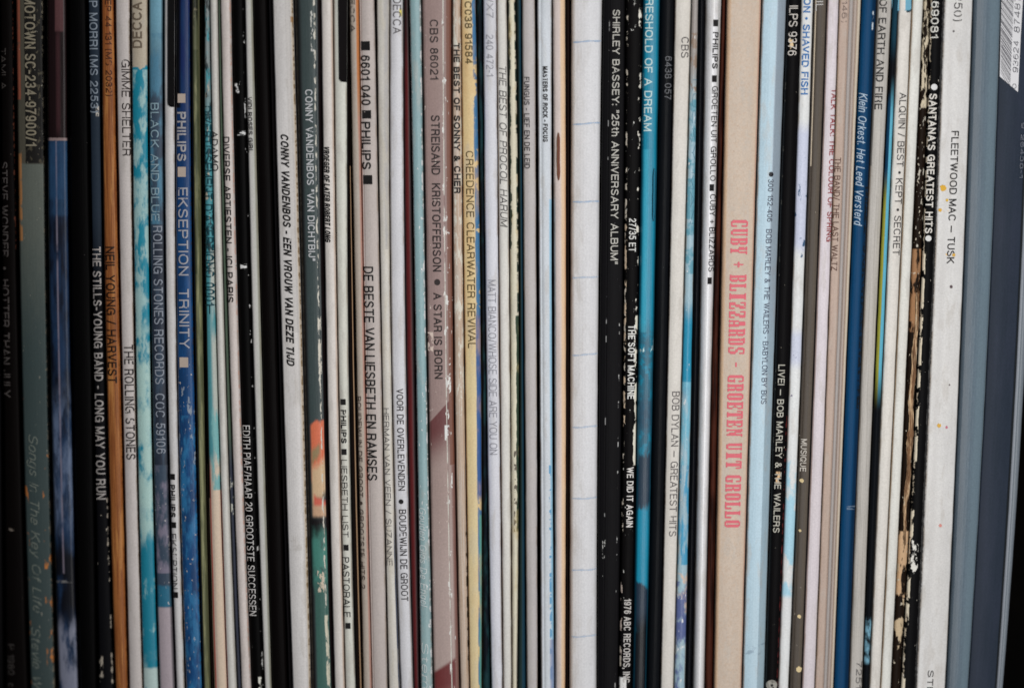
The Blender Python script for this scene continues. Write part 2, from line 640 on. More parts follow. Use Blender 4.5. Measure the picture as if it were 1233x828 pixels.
def set_line(txt, length, H, t, shear):
    """strokes of a line of text, length x H big; returns verts (along, up, layer) and faces"""
    Wd = t * H
    sp = .20
    nat = 0.0
    gaps = 0
    for ch in txt:
        nat += {' ': .42}.get(ch, GL[ch][0] if ch in GL else DISC.get(ch, (0,))[0]) + sp
        if ch not in ' ●•·':
            gaps += 1
    nat -= sp + sum(KERN.get(txt[i_:i_ + 2], 0) for i_ in range(len(txt)))
    # the strokes' own thickness is added to each letter, so it is taken off first
    k = (length - gaps * Wd) / nat
    if k < length * .5 / nat:
        k = length * .62 / nat
        Wd = (length - k * nat) / max(1, gaps)
    x = 0.0
    V, F = [], []
    lay = 0
    for ci, ch in enumerate(txt):
        x -= KERN.get(txt[ci - 1:ci + 1], 0) * k if ci else 0
        if ch == ' ':
            x += (.42 + sp) * k
            continue
        if ch in DISC:
            w, cy, r = DISC[ch]
            c = (x + w * k / 2, cy * H)
            b = len(V)
            for i in range(14):
                g = i / 14 * 2 * math.pi
                V.append((c[0] + math.cos(g) * r * H, c[1] + math.sin(g) * r * H, lay % 5))
            F.append(tuple(range(b, b + 14)))
            x += (w + sp) * k
            continue
        w, strokes = GL[ch]
        for st in strokes:
            pts = []
            for (gx, gy) in st:
                px_ = x + Wd / 2 + gx * w * k
                py_ = Wd / 2 + gy * (H - Wd)
                pts.append((px_ + shear * py_, py_))
            fine = [pts[0]]
            for q0, q1 in zip(pts, pts[1:]):
                m_ = max(1, int(math.hypot(q1[0] - q0[0], q1[1] - q0[1]) / 1.4))
                fine += [(q0[0] + (q1[0] - q0[0]) * i_ / m_, q0[1] + (q1[1] - q0[1]) * i_ / m_) for i_ in range(1, m_ + 1)]
            vs, fs = ribbon(fine, Wd)
            b = len(V)
            V += [(a_, c_, lay % 5) for (a_, c_) in vs]
            F += [tuple(b + i for i in f) for f in fs]
            lay += 1
        x += (w + sp) * k + Wd
    return V, F


PENDING = []


def T(s, txt, y0, y1, x0, x1, col, bold=0.0, shear=0.0, up=False, worn=0.0, name='title_lettering', scale=900.0):
    """text printed down the spine from y0 to y1; its letters stand between x0 and x1 at y0"""
    if worn == 0:
        worn = .22 if y0 < 0 or x0 < 260 else .09      # print rubs off, most of all on the old ones at the left
    PENDING.append(dict(s=s, txt=txt, y0=y0, y1=y1, x0=x0, x1=x1, col=col, bold=bold, shear=shear, up=up,
                        worn=worn, name=name, scale=scale))


def SQ(s, ys, x0, x1, col, worn=0.0):
    """square printer's marks"""
    for (a, b) in ys:
        s.extras.append(('sq', a, b, x0, x1, col, worn))


def DOT(s, yc, xc, r, col, name='round_mark'):
    s.extras.append(('dot', yc, xc, r, col, name))


def build_texts():
    for p in PENDING:
        s = p['s']
        y0, y1, H, ln = p['y0'], p['y1'], p['x1'] - p['x0'], p['y1'] - p['y0']
        t = max(.07, .122 + p['bold'] * 3.0)
        V, F = set_line(p['txt'], ln, H, t, p['shear'])
        L0, R0 = s.L(y0), s.R(y0)
        ua = (p['x0'] - L0) / (R0 - L0)
        du = 1 / (R0 - L0)
        vs = []
        for (a, h, lay) in V:
            if p['up']:
                py, u = y1 - a, ua + (H - h) * du
            else:
                py, u = y0 + a, ua + h * du
            vs.append(s.pos(max(.0, min(1, u)), py, .00016 + lay * .000012))
        link_mesh(p['name'], vs, F, [ink_mat(p['col'], p['worn'], p['scale'])], parent=s.obj)


def poly_on(s, name, pts, mat, lift=0.0002, thick=0.0):
    """a small flat print or sticker laid on spine s; pts are (u, y) around its outline"""
    vs = [s.pos(u, y, lift) for (u, y) in pts]
    n = len(vs)
    faces = [tuple(range(n))]
    if thick:
        vs += [(x, y + thick, z) for (x, y, z) in vs]
        faces += [(i, i + n, (i + 1) % n + n, (i + 1) % n) for i in range(n)]
    return link_mesh(name, vs, faces, [mat], parent=s.obj)


def uf(s, px, py):
    return (px - s.L(py)) / (s.R(py) - s.L(py))


# slab letters of the pink stencil title: boxes in a unit cell
def B(x0, x1, y0, y1):
    return (x0, x1, y0, y1)


SLAB = {
    'C': [B(.06, .44, .08, .92), B(.2, .8, 0, .09), B(.2, .8, .91, 1), B(.72, .92, .62, .98), B(.72, .92, .02, .36)],
    'U': [B(.08, .42, .12, 1), B(.66, .86, .12, 1), B(.0, .5, .91, 1.0), B(.56, .96, .91, 1.0), B(.2, .78, 0, .13)],
    'B': [B(.1, .44, .0, 1), B(.0, .8, .0, .1), B(.0, .8, .9, 1.0), B(.44, .74, .45, .56), B(.6, .92, .08, .46), B(.6, .9, .55, .93)],
    'Y': [B(.34, .68, .0, .52), B(.2, .82, .0, .09), B(.06, .42, .48, 1), B(.62, .82, .48, 1), B(.0, .48, .91, 1.0), B(.56, .98, .91, 1.0)],
    'L': [B(.1, .46, .0, 1), B(.0, .56, .9, 1.0), B(.0, .9, .0, .1), B(.72, .93, .0, .42)],
    'I': [B(.24, .76, .0, 1), B(.08, .92, .0, .1), B(.08, .92, .9, 1.0)],
    'Z': [B(.06, .9, .9, 1.0), B(.06, .24, .66, 1), B(.54, .9, .62, .92), B(.36, .68, .36, .66), B(.08, .44, .08, .38), B(.06, .92, .0, .1), B(.76, .94, .0, .34)],
    'A': [B(.1, .3, .0, .62), B(.56, .9, .0, .62), B(.0, .4, .0, .09), B(.48, 1.0, .0, .09), B(.24, .76, .6, 1), B(.26, .6, .27, .37)],
    'R': [B(.1, .44, .0, 1), B(.0, .54, .0, .1), B(.0, .8, .9, 1.0), B(.6, .92, .54, .93), B(.44, .76, .45, .56), B(.62, .9, .0, .46), B(.86, 1.0, .0, .1)],
    'D': [B(.1, .44, .0, 1), B(.0, .76, .0, .1), B(.0, .76, .9, 1.0), B(.6, .92, .09, .91)],
    'S': [B(.2, .76, .9, 1.0), B(.08, .4, .56, .92), B(.74, .92, .66, 1), B(.3, .7, .43, .58), B(.58, .92, .1, .46), B(.2, .76, .0, .1), B(.06, .24, .0, .34)],
    'G': [B(.06, .42, .08, .92), B(.2, .8, 0, .09), B(.2, .8, .91, 1), B(.74, .92, .66, .98), B(.66, .92, .0, .42), B(.52, 1.0, .38, .46)],
    'O': [B(.06, .42, .08, .92), B(.58, .94, .08, .92), B(.2, .8, 0, .09), B(.2, .8, .91, 1)],
    'E': [B(.1, .46, .0, 1), B(.0, .9, .0, .1), B(.0, .9, .9, 1.0), B(.74, .92, .64, .94), B(.74, .92, .06, .36), B(.46, .66, .45, .55), B(.6, .72, .34, .66)],
    'T': [B(.3, .7, .0, 1), B(.16, .84, .0, .1), B(.02, .98, .9, 1.0), B(.0, .16, .62, .94), B(.84, 1.0, .62, .94)],
    'N': [B(.08, .28, .0, 1), B(.0, .38, .0, .09), B(.0, .4, .91, 1.0), B(.3, .5, .5, .92), B(.46, .68, .16, .6), B(.66, .86, .0, 1), B(.6, 1.0, .91, 1.0)],
    '+': [B(.42, .58, .2, .8), B(.14, .86, .44, .56)],
    '-': [B(.2, .8, .44, .54)],
}

# ------------------------------------------------------------------ the sleeves, left to right
# each: edges (left, right) measured near the top, middle and bottom of the view
WH = (206, 204, 202)
INK = (38, 35, 36)
BLK = (12, 11, 12)
DKS = (26, 22, 22)

a = S((-24, -2), (-16, 1), (-12, 4), BLK, 'plain matt black spine at the extreme left edge of the row', [chips(.75)], rc=3)
a = S((-1, 16), (2, 22), (5, 33), (22, 17, 16), 'black spine with small dim grey capitals, left of the grey green worn one',
      [wearR(1.6, (120, 70, 55), .6, (-200, 300)), LY((130, 120, 110), (633, 635.5), (6, 12), .54, (.1, .4), .03, sl=-.4), chips(.76, (120, 110, 100))], rc=3.5)
T(a, 'TAMLA', 58, 108, 0, 7, (82, 77, 74), .004, name='catalogue_number')
T(a, 'STEVE WONDER  •  HOTTER THAN JULY', 195, 478, 0, 9, (92, 86, 84), .006)
T(a, 'P 1980  c. 1', 775, 838, 9, 17, (70, 66, 64), name='small_print')
a = S((17, 52), (23, 57), (34, 65), (100, 106, 98), 'wide worn grey green spine with pale script and orange bare patches',
      [LY((60, 74, 74), (330, 1200), sy=120, jy=80), LY((78, 70, 56), (-400, 197), (-9, 60), sy=2, a=.75), LY((34, 31, 27), (-400, 197), (11, 33), sy=1.5, jx=2, f=(.2, .1)),
       LY((105, 98, 80), (-400, 197), (12, 33), .60, (.2, .12), .03, a=.5),
       LY((150, 85, 65), (-400, 120), (0, 6), .44, (.1, .04), .06), LY((170, 120, 75), (180, 290), (0, 6), .47, (.08, .04), .05),
       LY((190, 120, 60), (540, 830), (('r', -9), ('r', 2)), .57, (.09, .035), .02), LY((185, 115, 60), (460, 830), (0, 6), .60, (.09, .04), .02),
       wearR(1.8, (150, 140, 120), .7), chips(.70, (170, 165, 150))], rc=4, rough=.6)
T(a, 'MOTOWN SC-234-97900/1', -4, 176, 29, 42, (150, 142, 122), .01, name='catalogue_number', worn=.1)
T(a, 'Songs In The Key Of Life', 522, 735, 34, 45, (138, 146, 136), -.012, .4)
T(a, 'Stevie Wonder', 754, 872, 37, 48, (138, 146, 136), -.012, .4)
a = S((54, 81), (58, 85), (68, 94), (32, 56, 88), 'deep blue cloudy spine with a maroon black top and a pale crease',
      [LY((44, 22, 25), (-400, 168), sy=1.2), LY((150, 130, 128), (166, 169.5), sy=.8, jy=3), LY((98, 64, 66), (-400, 38), (12, 22), sy=2, su=1.2, a=.9),
       LY((70, 40, 44), (38, 160), (13, 18), sy=10, su=1.5, a=.7),
       LY((26, 36, 60), (240, 1200), thr=.52, f=(.09, .016), s=.14), LY((130, 134, 152), (750, 1200), thr=.44, f=(.10, .035), s=.12, sy=14, jy=40),
       LY((96, 112, 140), (480, 640), thr=.52, f=(.10, .025), s=.14, sy=40), LY((20, 24, 38), (655, 742), thr=.40, f=(.07, .02), s=.14, sy=18),
       LY((150, 140, 155), (170, 690), (11.5, 13.5), thr=.40, f=(.02, .02), s=.1, su=.8, a=.6), LY((46, 86, 124), (171, 260), None, .42, (.05, .02), .16, sy=3, a=.5),
       LY((140, 138, 136), (699, 701.5), None, .52, (.1, .3), .05, jy=5, a=.7)], rc=5, rough=.45)
a = S((82, 104), (86, 110), (95, 116), BLK, 'plain black spine just right of the deep blue cloudy one', [chips(.76, (90, 85, 85))], rc=3)
a = S((105, 120), (111, 125), (117, 136), (30, 30, 34), 'black spine with a long line of white capitals beside the orange one',
      [LY((42, 52, 64), (-400, 300), sy=60), wearR(1.3, (190, 180, 165), .9, (600, 1200), .07, .55), chips(.70, (190, 180, 165), y=(600, 1200)),
       LY((180, 170, 155), (790, 815), (1, 6), .50, (.3, .09), .02), LY((200, 195, 185), (128, 140), (10, 14), .45, (.2, .1), .03)], rc=3)
T(a, 'REP MORRI (MS 2253)', -18, 136, 107, 117, (138, 150, 162), .012, name='catalogue_number', worn=.15)
T(a, 'THE STILLS-YOUNG BAND - LONG MAY YOU RUN', 297, 601, 111, 121, (172, 166, 162), .014, worn=.14)
a = S((121, 137), (126, 144), (137, 153), (166, 104, 54), 'rusty orange spine with dark brown capitals',
      [streaks(.50, (120, 64, 30), .75), LY((150, 82, 40), (-400, 60), sy=50, a=.6), wearL(1.6, (96, 44, 30), .7), wearR(1.2, (110, 60, 30), .6), LY((200, 140, 78), thr=.58, f=(.2, .01), s=.06, a=.6),
       chips(.72, (90, 50, 25))], rc=3.4)
T(a, 'REP 44 131 (MS 2032)', -8, 116, 127, 134, (84, 44, 24), .006, name='catalogue_number', worn=.25)
T(a, 'NEIL YOUNG / HARVEST', 297, 461, 127.5, 138, (62, 34, 18), .008, worn=.08)
a = S((138, 156), (145, 161), (154, 171), (206, 198, 194), 'off white spine with dark title in two pieces, right of the orange one',
      [wearR(.8, (120, 100, 70), .5), chips(.76, (150, 140, 130))], rc=2.4)
T(a, 'GIMME SHELTER', 72, 188, 146.5, 156, (66, 58, 56))
T(a, 'THE ROLLING STONES', 415, 553, 149.5, 160, (62, 56, 55), .003)
a = S((157, 177), (162, 180), (171, 189), (196, 184, 164), 'teal spine with pale clouds below a cream top',
      [LY((30, 138, 162), (82, 1400), sy=1.5, jy=24, f=(.12, .1)), LY((160, 196, 196), (84, 1400), thr=.51, f=(.08, .028), s=.07),
       LY((176, 210, 204), (395, 640), thr=.44, f=(.055, .03), s=.10, sy=18), LY((30, 130, 154), (655, 802), thr=.36, f=(.07, .04), s=.06, sy=14, jy=60),
       LY((186, 208, 204), (804, 1400), thr=.38, f=(.055, .03), s=.05, sy=2, jy=10), wearL(.9, (40, 60, 90), .7)], rc=2.2, rough=.5)
T(a, 'DECCA', 3, 58, 159, 171, (118, 104, 88), .012, up=True, name='maker_lettering', worn=.1)
a = S((178, 197), (181, 200), (190, 210), (62, 78, 96), 'slate blue spine with hazy pale lettering that ends mauve at the bottom',
      [LY((118, 168, 188), (-400, 70), sy=60), LY((84, 134, 160), (40, 270), thr=.50, f=(.06, .02), s=.08), LY((44, 52, 66), (280, 560), thr=.46, f=(.1, .02), s=.1),
       LY((130, 124, 142), (560, 690), thr=.50, f=(.06, .025), s=.08), LY((44, 110, 138), (705, 731), sy=2, jy=8),
       LY((176, 164, 170), (731, 1400), sy=1.5), LY((210, 205, 205), (560, 760), thr=.66, f=(.2, .1), s=.02), wearL(1.5, (26, 32, 44), .8), LY((30, 38, 50), u=(('r', -3), ('r', 3)), su=1, a=.7)], rc=3)
T(a, 'BLACK AND BLUE', 124, 266, 181, 191, (150, 178, 190), .006, worn=.15)
T(a, 'ROLLING STONES RECORDS  COC 59106', 272, 546, 184, 195, (150, 158, 170), .004, worn=.15)
a = S((197, 210), (200, 212), (211, 221), (212, 210, 209), 'narrow white spine with black square marks, black cut away at its top',
      [wearL(.7, (80, 60, 60), .6, (600, 1200)), chips(.78, (150, 140, 130))], rc=2)
SQ(a, [(570, 577), (628, 635), (712, 719)], 205, 211, INK)
T(a, 'PHILIPS', 583, 622, 204.5, 211, INK, .03, name='maker_lettering')
T(a, 'EKSEPTION', 642, 708, 205, 212.5, INK, -.006)
a.extras.append(('block', 203, 211, -360, 129, (18, 16, 18)))
a = S((211, 229), (212, 233), (222, 243), (26, 76, 128), 'royal blue spine with beige squares and flaking paint along its edges',
      [LY((20, 40, 92), (-400, 190), sy=140), LY((20, 54, 96), thr=.50, f=(.12, .02), s=.1, a=.7), LY((22, 22, 30), (-400, 130), (0, 7), su=2), wearL(2.0, (190, 160, 135), .95, (560, 1400), .035, .50),
       chips(.66, (195, 185, 175), y=(430, 1400)), LY((150, 160, 170), (440, 560), thr=.60, f=(.18, .05), s=.02, a=.8), LY((60, 140, 190), (500, 1400), thr=.52, f=(.1, .03), s=.1, a=.5), wearL(1.0, (120, 120, 130), .7, (150, 560)),
       wearR(1.0, (60, 60, 70), .8)], rc=3, rough=.45)
SQ(a, [(113, 124), (201, 213), (430, 442)], 214, 223.5, (198, 182, 168), .04)
T(a, 'PHILIPS', 135, 194, 213.5, 224, (178, 176, 178), .025, worn=.12, name='maker_lettering')
T(a, 'EKSEPTION  TRINITY', 226, 419, 214.5, 226, (176, 176, 184), .008, worn=.1)
a = S((229.5, 238), (234, 243), (243.5, 251), (138, 138, 100), 'thin olive green spine right of the royal blue one',
      [LY((42, 44, 38), (-400, 60), sy=50), LY((120, 112, 90), (-400, 60), thr=.60, f=(.1, .06), s=.03), LY((88, 92, 66), thr=.48, f=(.4, .02), s=.10, a=.9), LY((54, 62, 40), (60, 330), thr=.46, f=(.2, .02), s=.1, a=.7),
       LY((40, 38, 30), u=(-9, 3.0), su=.8, a=.9)], rc=2)
a = S((239, 245), (243, 247), (251, 256), (52, 38, 36), 'thin dark brown spine between the olive and the teal ones', [LY((120, 100, 96), (560, 1400), (2, 4), su=.5, a=.8)], rc=1.5, dy=.0022)
a = S((245, 252), (247, 260), (256, 272), (70, 148, 158), 'teal spine with dark lettering that turns cream and red at the bottom',
      [LY((132, 142, 142), (-400, 130), sy=30, thr=.42, f=(.12, .05), s=.08), LY((28, 40, 48), (-400, 330), thr=.56, f=(.14, .045), s=.05, a=.9), LY((186, 176, 156), (100, 330), thr=.62, f=(.16, .06), s=.03), LY((178, 184, 176), (300, 560), (7, 30), thr=.42, f=(.1, .008), s=.08, su=2),
       LY((214, 194, 172), (560, 1400), sy=16, jy=60, f=(.14, .01)), LY((120, 176, 176), (480, 590), (4, 30), thr=.48, f=(.1, .02), s=.06),
       LY((176, 66, 58), (560, 1400), (1.2, 2.8), sy=20, su=.6, a=.9), LY((176, 160, 150), (560, 1400), (3, 5), su=.8, a=.5),
       LY((36, 32, 32), (-400, 600), (-9, 2.0), su=.8)], rc=2)
T(a, "DIVERTISSEMENT D'ASERTIONO 0001", 128, 368, 245, 253.5, (20, 70, 80), .012, worn=.2)
SQ(a, [(368, 378)], 246, 253, (24, 24, 28))
a = S((252, 262), (260, 270), (272, 283.5), (212, 210, 204), 'white spine with one short black name high up, beside a hair thin green line',
      [LY((172, 58, 62), (580, 1400), (-5, 1.2), su=.5), LY((182, 178, 170), u=(('r', -2), ('r', 3)), su=1, a=.6)], rc=2)
T(a, 'ADAMO', 158, 206, 254.5, 262, INK, .006)
a = S((262, 265), (270, 274.5), (284, 289), (74, 90, 74), 'hair thin dark green spine between two white ones',
      [LY((50, 54, 68), (540, 1400), sy=30), LY((190, 190, 180), (560, 620), thr=.55, f=(.1, .05), s=.03)], rc=1, dy=.0004)
a = S((265, 278), (275, 287), (289, 301), (212, 202, 197), 'off white spine with black capitals, left of the black one with narrow white letters',
      [wearR(1.0, (200, 150, 130), .6), chips(.74, (140, 120, 100))], rc=2.4)
T(a, 'DIVERSE ARTIESTEN - ICI PARIS', 165, 364, 268, 276.5, INK, .008, worn=.12, scale=600)
a = S((278.5, 293.5), (287.5, 302.5), (301.5, 316), BLK, 'black spine with tall narrow white lettering low down',
      [wearR(.9, (225, 222, 215), .8, None, .05, .62), chips(.74, (220, 218, 212)), LY((225, 222, 215), (98, 112), (2, 9), .55, (.25, .1), .02), LY((225, 222, 215), (158, 163), (4, 14), .5, (.1, .4), .03),
       LY((225, 222, 215), (318, 324), (4, 12), .5, (.1, .4), .03), LY((220, 216, 205), (815, 840), (9, 13), .45, (.2, .1), .03)], rc=2.4)
T(a, 'EDITH PIAF/HAAR 20 GROOTSTE SUCCESSEN', 512, 741, 291.5, 300.5, (216, 213, 210), -.004)
a = S((294, 304), (303, 314), (316.5, 325.5), (190, 190, 184), 'thin pale grey spine with tiny heavy black lettering, between two black ones',
      [LY((206, 204, 200), u=(2, 5), su=1.5), LY((140, 140, 120), u=(('r', -2), ('r', 3)), su=1, a=.6)], rc=2.6)
T(a, 'VIDI ROSES GIRL', 117, 184, 297.5, 303, INK, .02)
a = S((304.5, 322), (314.5, 333), (326, 345), (19, 14, 14), 'wide plain black spine left of the bold italic white one', [chips(.80, (80, 75, 75))], rc=2.8)
a = S((322.5, 327.5), (333.5, 338), (345.5, 350.5), (24, 22, 24), 'very thin black spine touching the bold italic white one', [], rc=2)
a = S((328, 353), (338.5, 363.5), (351, 373.5), (214, 211, 209), 'broad white spine with bold italic black capitals and a beige right edge',
      [LY((186, 170, 148), u=(('r', -2.6), ('r', 3)), su=1.2, a=.85), LY((186, 182, 178), (-400, 400), (('r', -9), ('r', -3)), su=2, a=.7), wearR(1.2, (120, 96, 60), .8),
       LY((150, 110, 60), (20, 27), (('r', -3), ('r', 1)), su=.5, a=.8), LY((190, 186, 182), (650, 664), (2, 18), .5, (.06, .2), .04, a=.7)],
      rc=2.4, grooves=[(.80, 1.6, .00012)])
T(a, 'CONNY VANDENBOS - EEN VROUW VAN DEZE TIJD', 161, 439, 338, 347.5, INK, .022, .25, worn=.05)
a = S((354, 386), (364, 391), (374, 401), (64, 68, 70), 'broad slate grey spine turning orange then sea green lower down',
      [LY((60, 74, 74), u=(6, 24), su=4, a=.8), LY((214, 114, 82), (514, 580), (8, 60), sy=4, jy=24, f=(.09, .05), su=2, sl=.25), LY((150, 130, 96), (550, 566), (8, 20), sy=5, jy=20, su=3, sl=.8),
       LY((206, 176, 140), (566, 608), (8, 60), sy=7, jy=26, su=2, sl=.5), LY((206, 102, 84), (590, 606), (10, 60), sy=4, jy=16, su=2, sl=-.5), LY((196, 160, 130), (608, 622), (8, 60), sy=3, su=2),
       LY((38, 34, 36), (622, 648), sy=4, jy=10), LY((70, 128, 116), (642, 706), sy=12, jy=30, thr=.36, f=(.09, .04), s=.14), LY((64, 100, 92), (700, 860), (8, 60), su=2, sy=6, jy=14),
       LY((34, 34, 34), u=(-9, 6.5), su=2.6), LY((30, 20, 22), u=(('r', -3.2), ('r', 9)), su=.9),
       LY((200, 196, 184), None, (('r', -7.0), ('r', -5.2)), .50, (.14, .06), .03, su=.4, jx=7), LY((205, 204, 198), (10, 62), (('r', -10), ('r', -6)), .56, (.16, .07), .02, jx=6),
       LY((206, 200, 186), (380, 450), (('r', -8), ('r', -4)), .46, (.16, .08), .03, jx=4), LY((205, 190, 170), (686, 712), (12, 21), .50, (.18, .1), .02), LY((200, 196, 176), (740, 900), (('r', -8), ('r', -4)), .42, (.14, .05), .03, jx=5)],
      rc=5, rough=.42, grooves=[(.80, 1.0, .0001)])
T(a, 'CONNY VANDENBOS “VAN DICHTBIJ”', 108, 314, 367.5, 376.5, (200, 202, 204), .01, worn=.08)
a = S((386, 400.5), (392, 406), (401.5, 414.5), (214, 208, 202), 'white spine with small condensed italic title, right of the slate grey one',
      [LY((196, 170, 150), u=(('r', -2), ('r', 3)), su=1, a=.5), chips(.78, (150, 140, 130))], rc=2.2)
T(a, 'VROEGER OF LATER ROBERT LONG', 176, 291, 389.5, 396.5, INK, .024, .2)
a = S((401, 418), (406.5, 419), (415, 427), (210, 210, 200), 'narrow white spine with black squares, its top corner cut by a black block',
      [LY((150, 138, 125), u=(-9, 1.6), su=.8, a=.6)], rc=2)
SQ(a, [(480, 487), (540, 547), (655, 662), (749, 756)], 410.5, 416.5, INK)
T(a, 'PHILIPS', 493, 533, 410.5, 417, INK, .03, name='maker_lettering')
T(a, 'LIESBETH LIST', 553, 646, 411, 418, INK, -.004)
T(a, 'PASTORALE', 670, 742, 412.5, 420.5, INK, -.002)
a.extras.append(('block', 409, 417.6, -360, 99, (24, 18, 20)))
a = S((418.5, 420), (419.5, 427), (427.5, 436), (34, 24, 22), 'thin black spine with fine tan board edges, right of the white one with squares',
      [LY((150, 112, 80), (200, 1400), (3.4, 4.2), su=.35, a=.9), LY((170, 140, 110), (200, 1400), (('r', -2.0), ('r', -1.2)), su=.35, a=.9)],
      rc=1.6, grooves=[(.5, .7, .0004)], dy=.0006)
a = S((420.5, 432), (428, 438.5), (436.5, 447), (172, 160, 148), 'grey beige spine with dim small title beside the wider mauve beige one',
      [LY((188, 120, 70), (-400, 140), (('r', -3), ('r', 1)), su=1, sy=60), LY((196, 130, 116), (140, 1400), (('r', -2), ('r', 1)), su=.8, a=.5), wearL(1.2, (196, 168, 136), .8, (300, 600))], rc=2.2)
T(a, 'DECCA', -12, 39, 421, 427, (64, 54, 48), .008, worn=.3, name='maker_lettering')
T(a, 'BOUDEWIJN DE GROOT ● GROOTSTE HITS 2', 477, 708, 429, 435, (78, 66, 60), .006, worn=.15)
a = S((432, 451), (438.5, 458.5), (447, 466), (186, 176, 171), 'mauve beige spine with heavy black catalogue number and squares at the top',
      [LY((196, 120, 96), (200, 600), (-9, 1.2), su=.5, a=.5), chips(.77, (120, 110, 100))], rc=2.2, grooves=[(.12, .8, .00012)])
SQ(a, [(50, 61), (133, 143), (211, 222)], 435, 445.5, INK, .03)
T(a, '6601 040', 67, 127, 434.5, 445.5, INK, .012, name='catalogue_number')
T(a, 'PHILIPS', 147, 204, 435, 446, INK, .016, name='maker_lettering', worn=.06)
T(a, 'DE BESTE VAN LIESBETH EN RAMSES', 321, 578, 437.5, 449.5, INK, .004, worn=.06)
a = S((453, 468.5), (459, 470.5), (467, 480.5), (206, 202, 194), 'white spine with thin grey title, right of the mauve beige one',
      [LY((160, 158, 158), (-400, 300), (8, 13), su=2, a=.8), LY((40, 34, 34), u=(-9, .9), su=.5), LY((60, 70, 92), (640, 1400), (('r', -1.4), ('r', 3)), su=.4, sy=30), LY((196, 188, 170), thr=.55, f=(.12, .02), s=.1, a=.5)], rc=2.2)
T(a, 'HERMAN VAN VEEN / SUZANNE', 491, 680, 462, 468.5, (104, 100, 100), -.006)
a = S((469, 485), (471, 488), (481, 496.5), (208, 208, 212), 'cool white spine with dark title low down, left of the dark crimson one',
      [LY((178, 176, 178), u=(-9, 2), su=1, a=.6), LY((214, 200, 90), (12, 20), (('r', -4), ('r', -1)), su=1, sy=2, jy=6)], rc=2.4)
T(a, 'DECCA', -3, 41, 473.5, 483, (104, 100, 102), .0, name='maker_lettering')
T(a, 'VOOR DE OVERLEVENDEN', 468, 590, 477.5, 485.5, (48, 44, 46), .0)
T(a, '●', 599, 608, 479, 487, (40, 38, 40), 0, name='round_mark')
T(a, 'BOUDEWIJN DE GROOT', 613, 723, 480.5, 489, (48, 44, 46), .0)
a = S((485.5, 493), (488.5, 500), (497, 505.5), (88, 20, 22), 'thin dark crimson spine with no lettering',
      [LY((30, 14, 16), u=(('r', -3.4), ('r', 9)), su=1.4), LY((24, 10, 10), (-400, 60), sy=40, a=.8)], rc=2.4, dy=.0012)
a = S((493, 507), (500, 513), (506, 520.5), (138, 168, 172), 'pale aqua spine with faint white script and scuffed white edges',
      [wearL(1.5, (222, 226, 222), .95, None, .08, .5), wearR(1.3, (226, 226, 222), .95, None, .07, .53), chips(.66, (226, 226, 222), (.22, .10), .85)], rc=2.2, rough=.45)
T(a, 'Gouden Gids De Engel', 610, 728, 504.5, 512.5, (208, 224, 222), -.004, .3, worn=.1)
T(a, 'Stemra', 772, 850, 507.5, 515.5, (208, 224, 222), -.004, .3, worn=.1)
a = S((507.5, 543.5), (514, 545.5), (521, 552.5), (152, 130, 126), 'broad dusty mauve spine with dark capitals and maroon wedges',
      [LY((104, 62, 62), (510, 1400), sy=1.2, sl=1.0), LY((158, 138, 132), (548, 1400), sy=26, sl=.6), LY((168, 150, 144), (640, 1400), sy=60),
       LY((106, 48, 48), (810, 1400), sy=3, sl=.6), LY((150, 108, 102), (840, 1400), sy=14, sl=.3, a=.8), LY((116, 76, 62), (-400, 560), (('r', -6), ('r', 3)), su=1.4), LY((126, 92, 84), (560, 1400), (('r', -4), ('r', 3)), su=1.4),
       LY((224, 216, 206), None, (('r', -9.6), ('r', -8.4)), .42, (.05, .04), .08, su=.4, a=.9), LY((60, 38, 34), u=(-9, 2.4), su=.8, a=.8),
       LY((226, 220, 212), None, (('r', -11), ('r', -3)), .62, (.16, .06), .02), chips(.69, (214, 200, 190), (.2, .08)), LY((228, 222, 214), (512, 530), (('r', -12), ('r', -6)), .50, (.2, .12), .02),
       LY((214, 196, 184), (400, 424), (0, 8), .52, (.2, .12), .03)],
      rc=2.6, grooves=[(.72, .9, .00012), (.08, .8, .0001)])
T(a, 'CBS 86021', 24, 96, 517.5, 527.5, (52, 44, 44), .004, name='catalogue_number')
T(a, 'STREISAND  KRISTOFFERSON  ●  A STAR IS BORN', 139, 456, 519, 529.5, (50, 42, 42), .006, worn=.06)
a = S((544, 555), (546, 558.5), (553, 564.5), (196, 180, 166), 'narrow beige spine with heavy black capitals, left of the straw yellow one',
      [streaks(.50, (170, 140, 110), .6), LY((226, 216, 204), (-400, 500), thr=.55, f=(.2, .05), s=.05, a=.7), LY((90, 66, 50), u=(-9, 1.3), su=.7, a=.8), LY((60, 50, 30), (640, 800), (('r', -1), ('r', 3)), .50, (.1, .1), .03)], rc=2.4)
T(a, 'THE BEST OF SONNY & CHER', 52, 233, 546.5, 553.5, INK, .03, worn=.05)
a = S((555, 573), (559, 579), (565, 580), (214, 190, 142), 'straw yellow spine with a broken blue green stripe down its right edge',
      [LY((60, 110, 150), (-400, 1400), (('r', -4.2), ('r', 9)), .46, (.06, .035), .03, su=.8, jx=3), LY((44, 84, 140), (380, 600), (('r', -5), ('r', 9)), su=.7, jx=3, sy=6),
       LY((90, 150, 140), (620, 1400), (('r', -2.6), ('r', 9)), su=.7, jx=2), LY((200, 160, 110), thr=.55, f=(.08, .02), s=.1, a=.4), LY((228, 206, 166), (430, 1000), u=(-9, ('r', -5)), sy=40, a=.4), LY((180, 130, 84), u=(-9, 1), su=.6, a=.7)], rc=2.0)
T(a, 'C038 91584', 2, 77, 559.5, 568, (98, 82, 50), .012, name='catalogue_number')
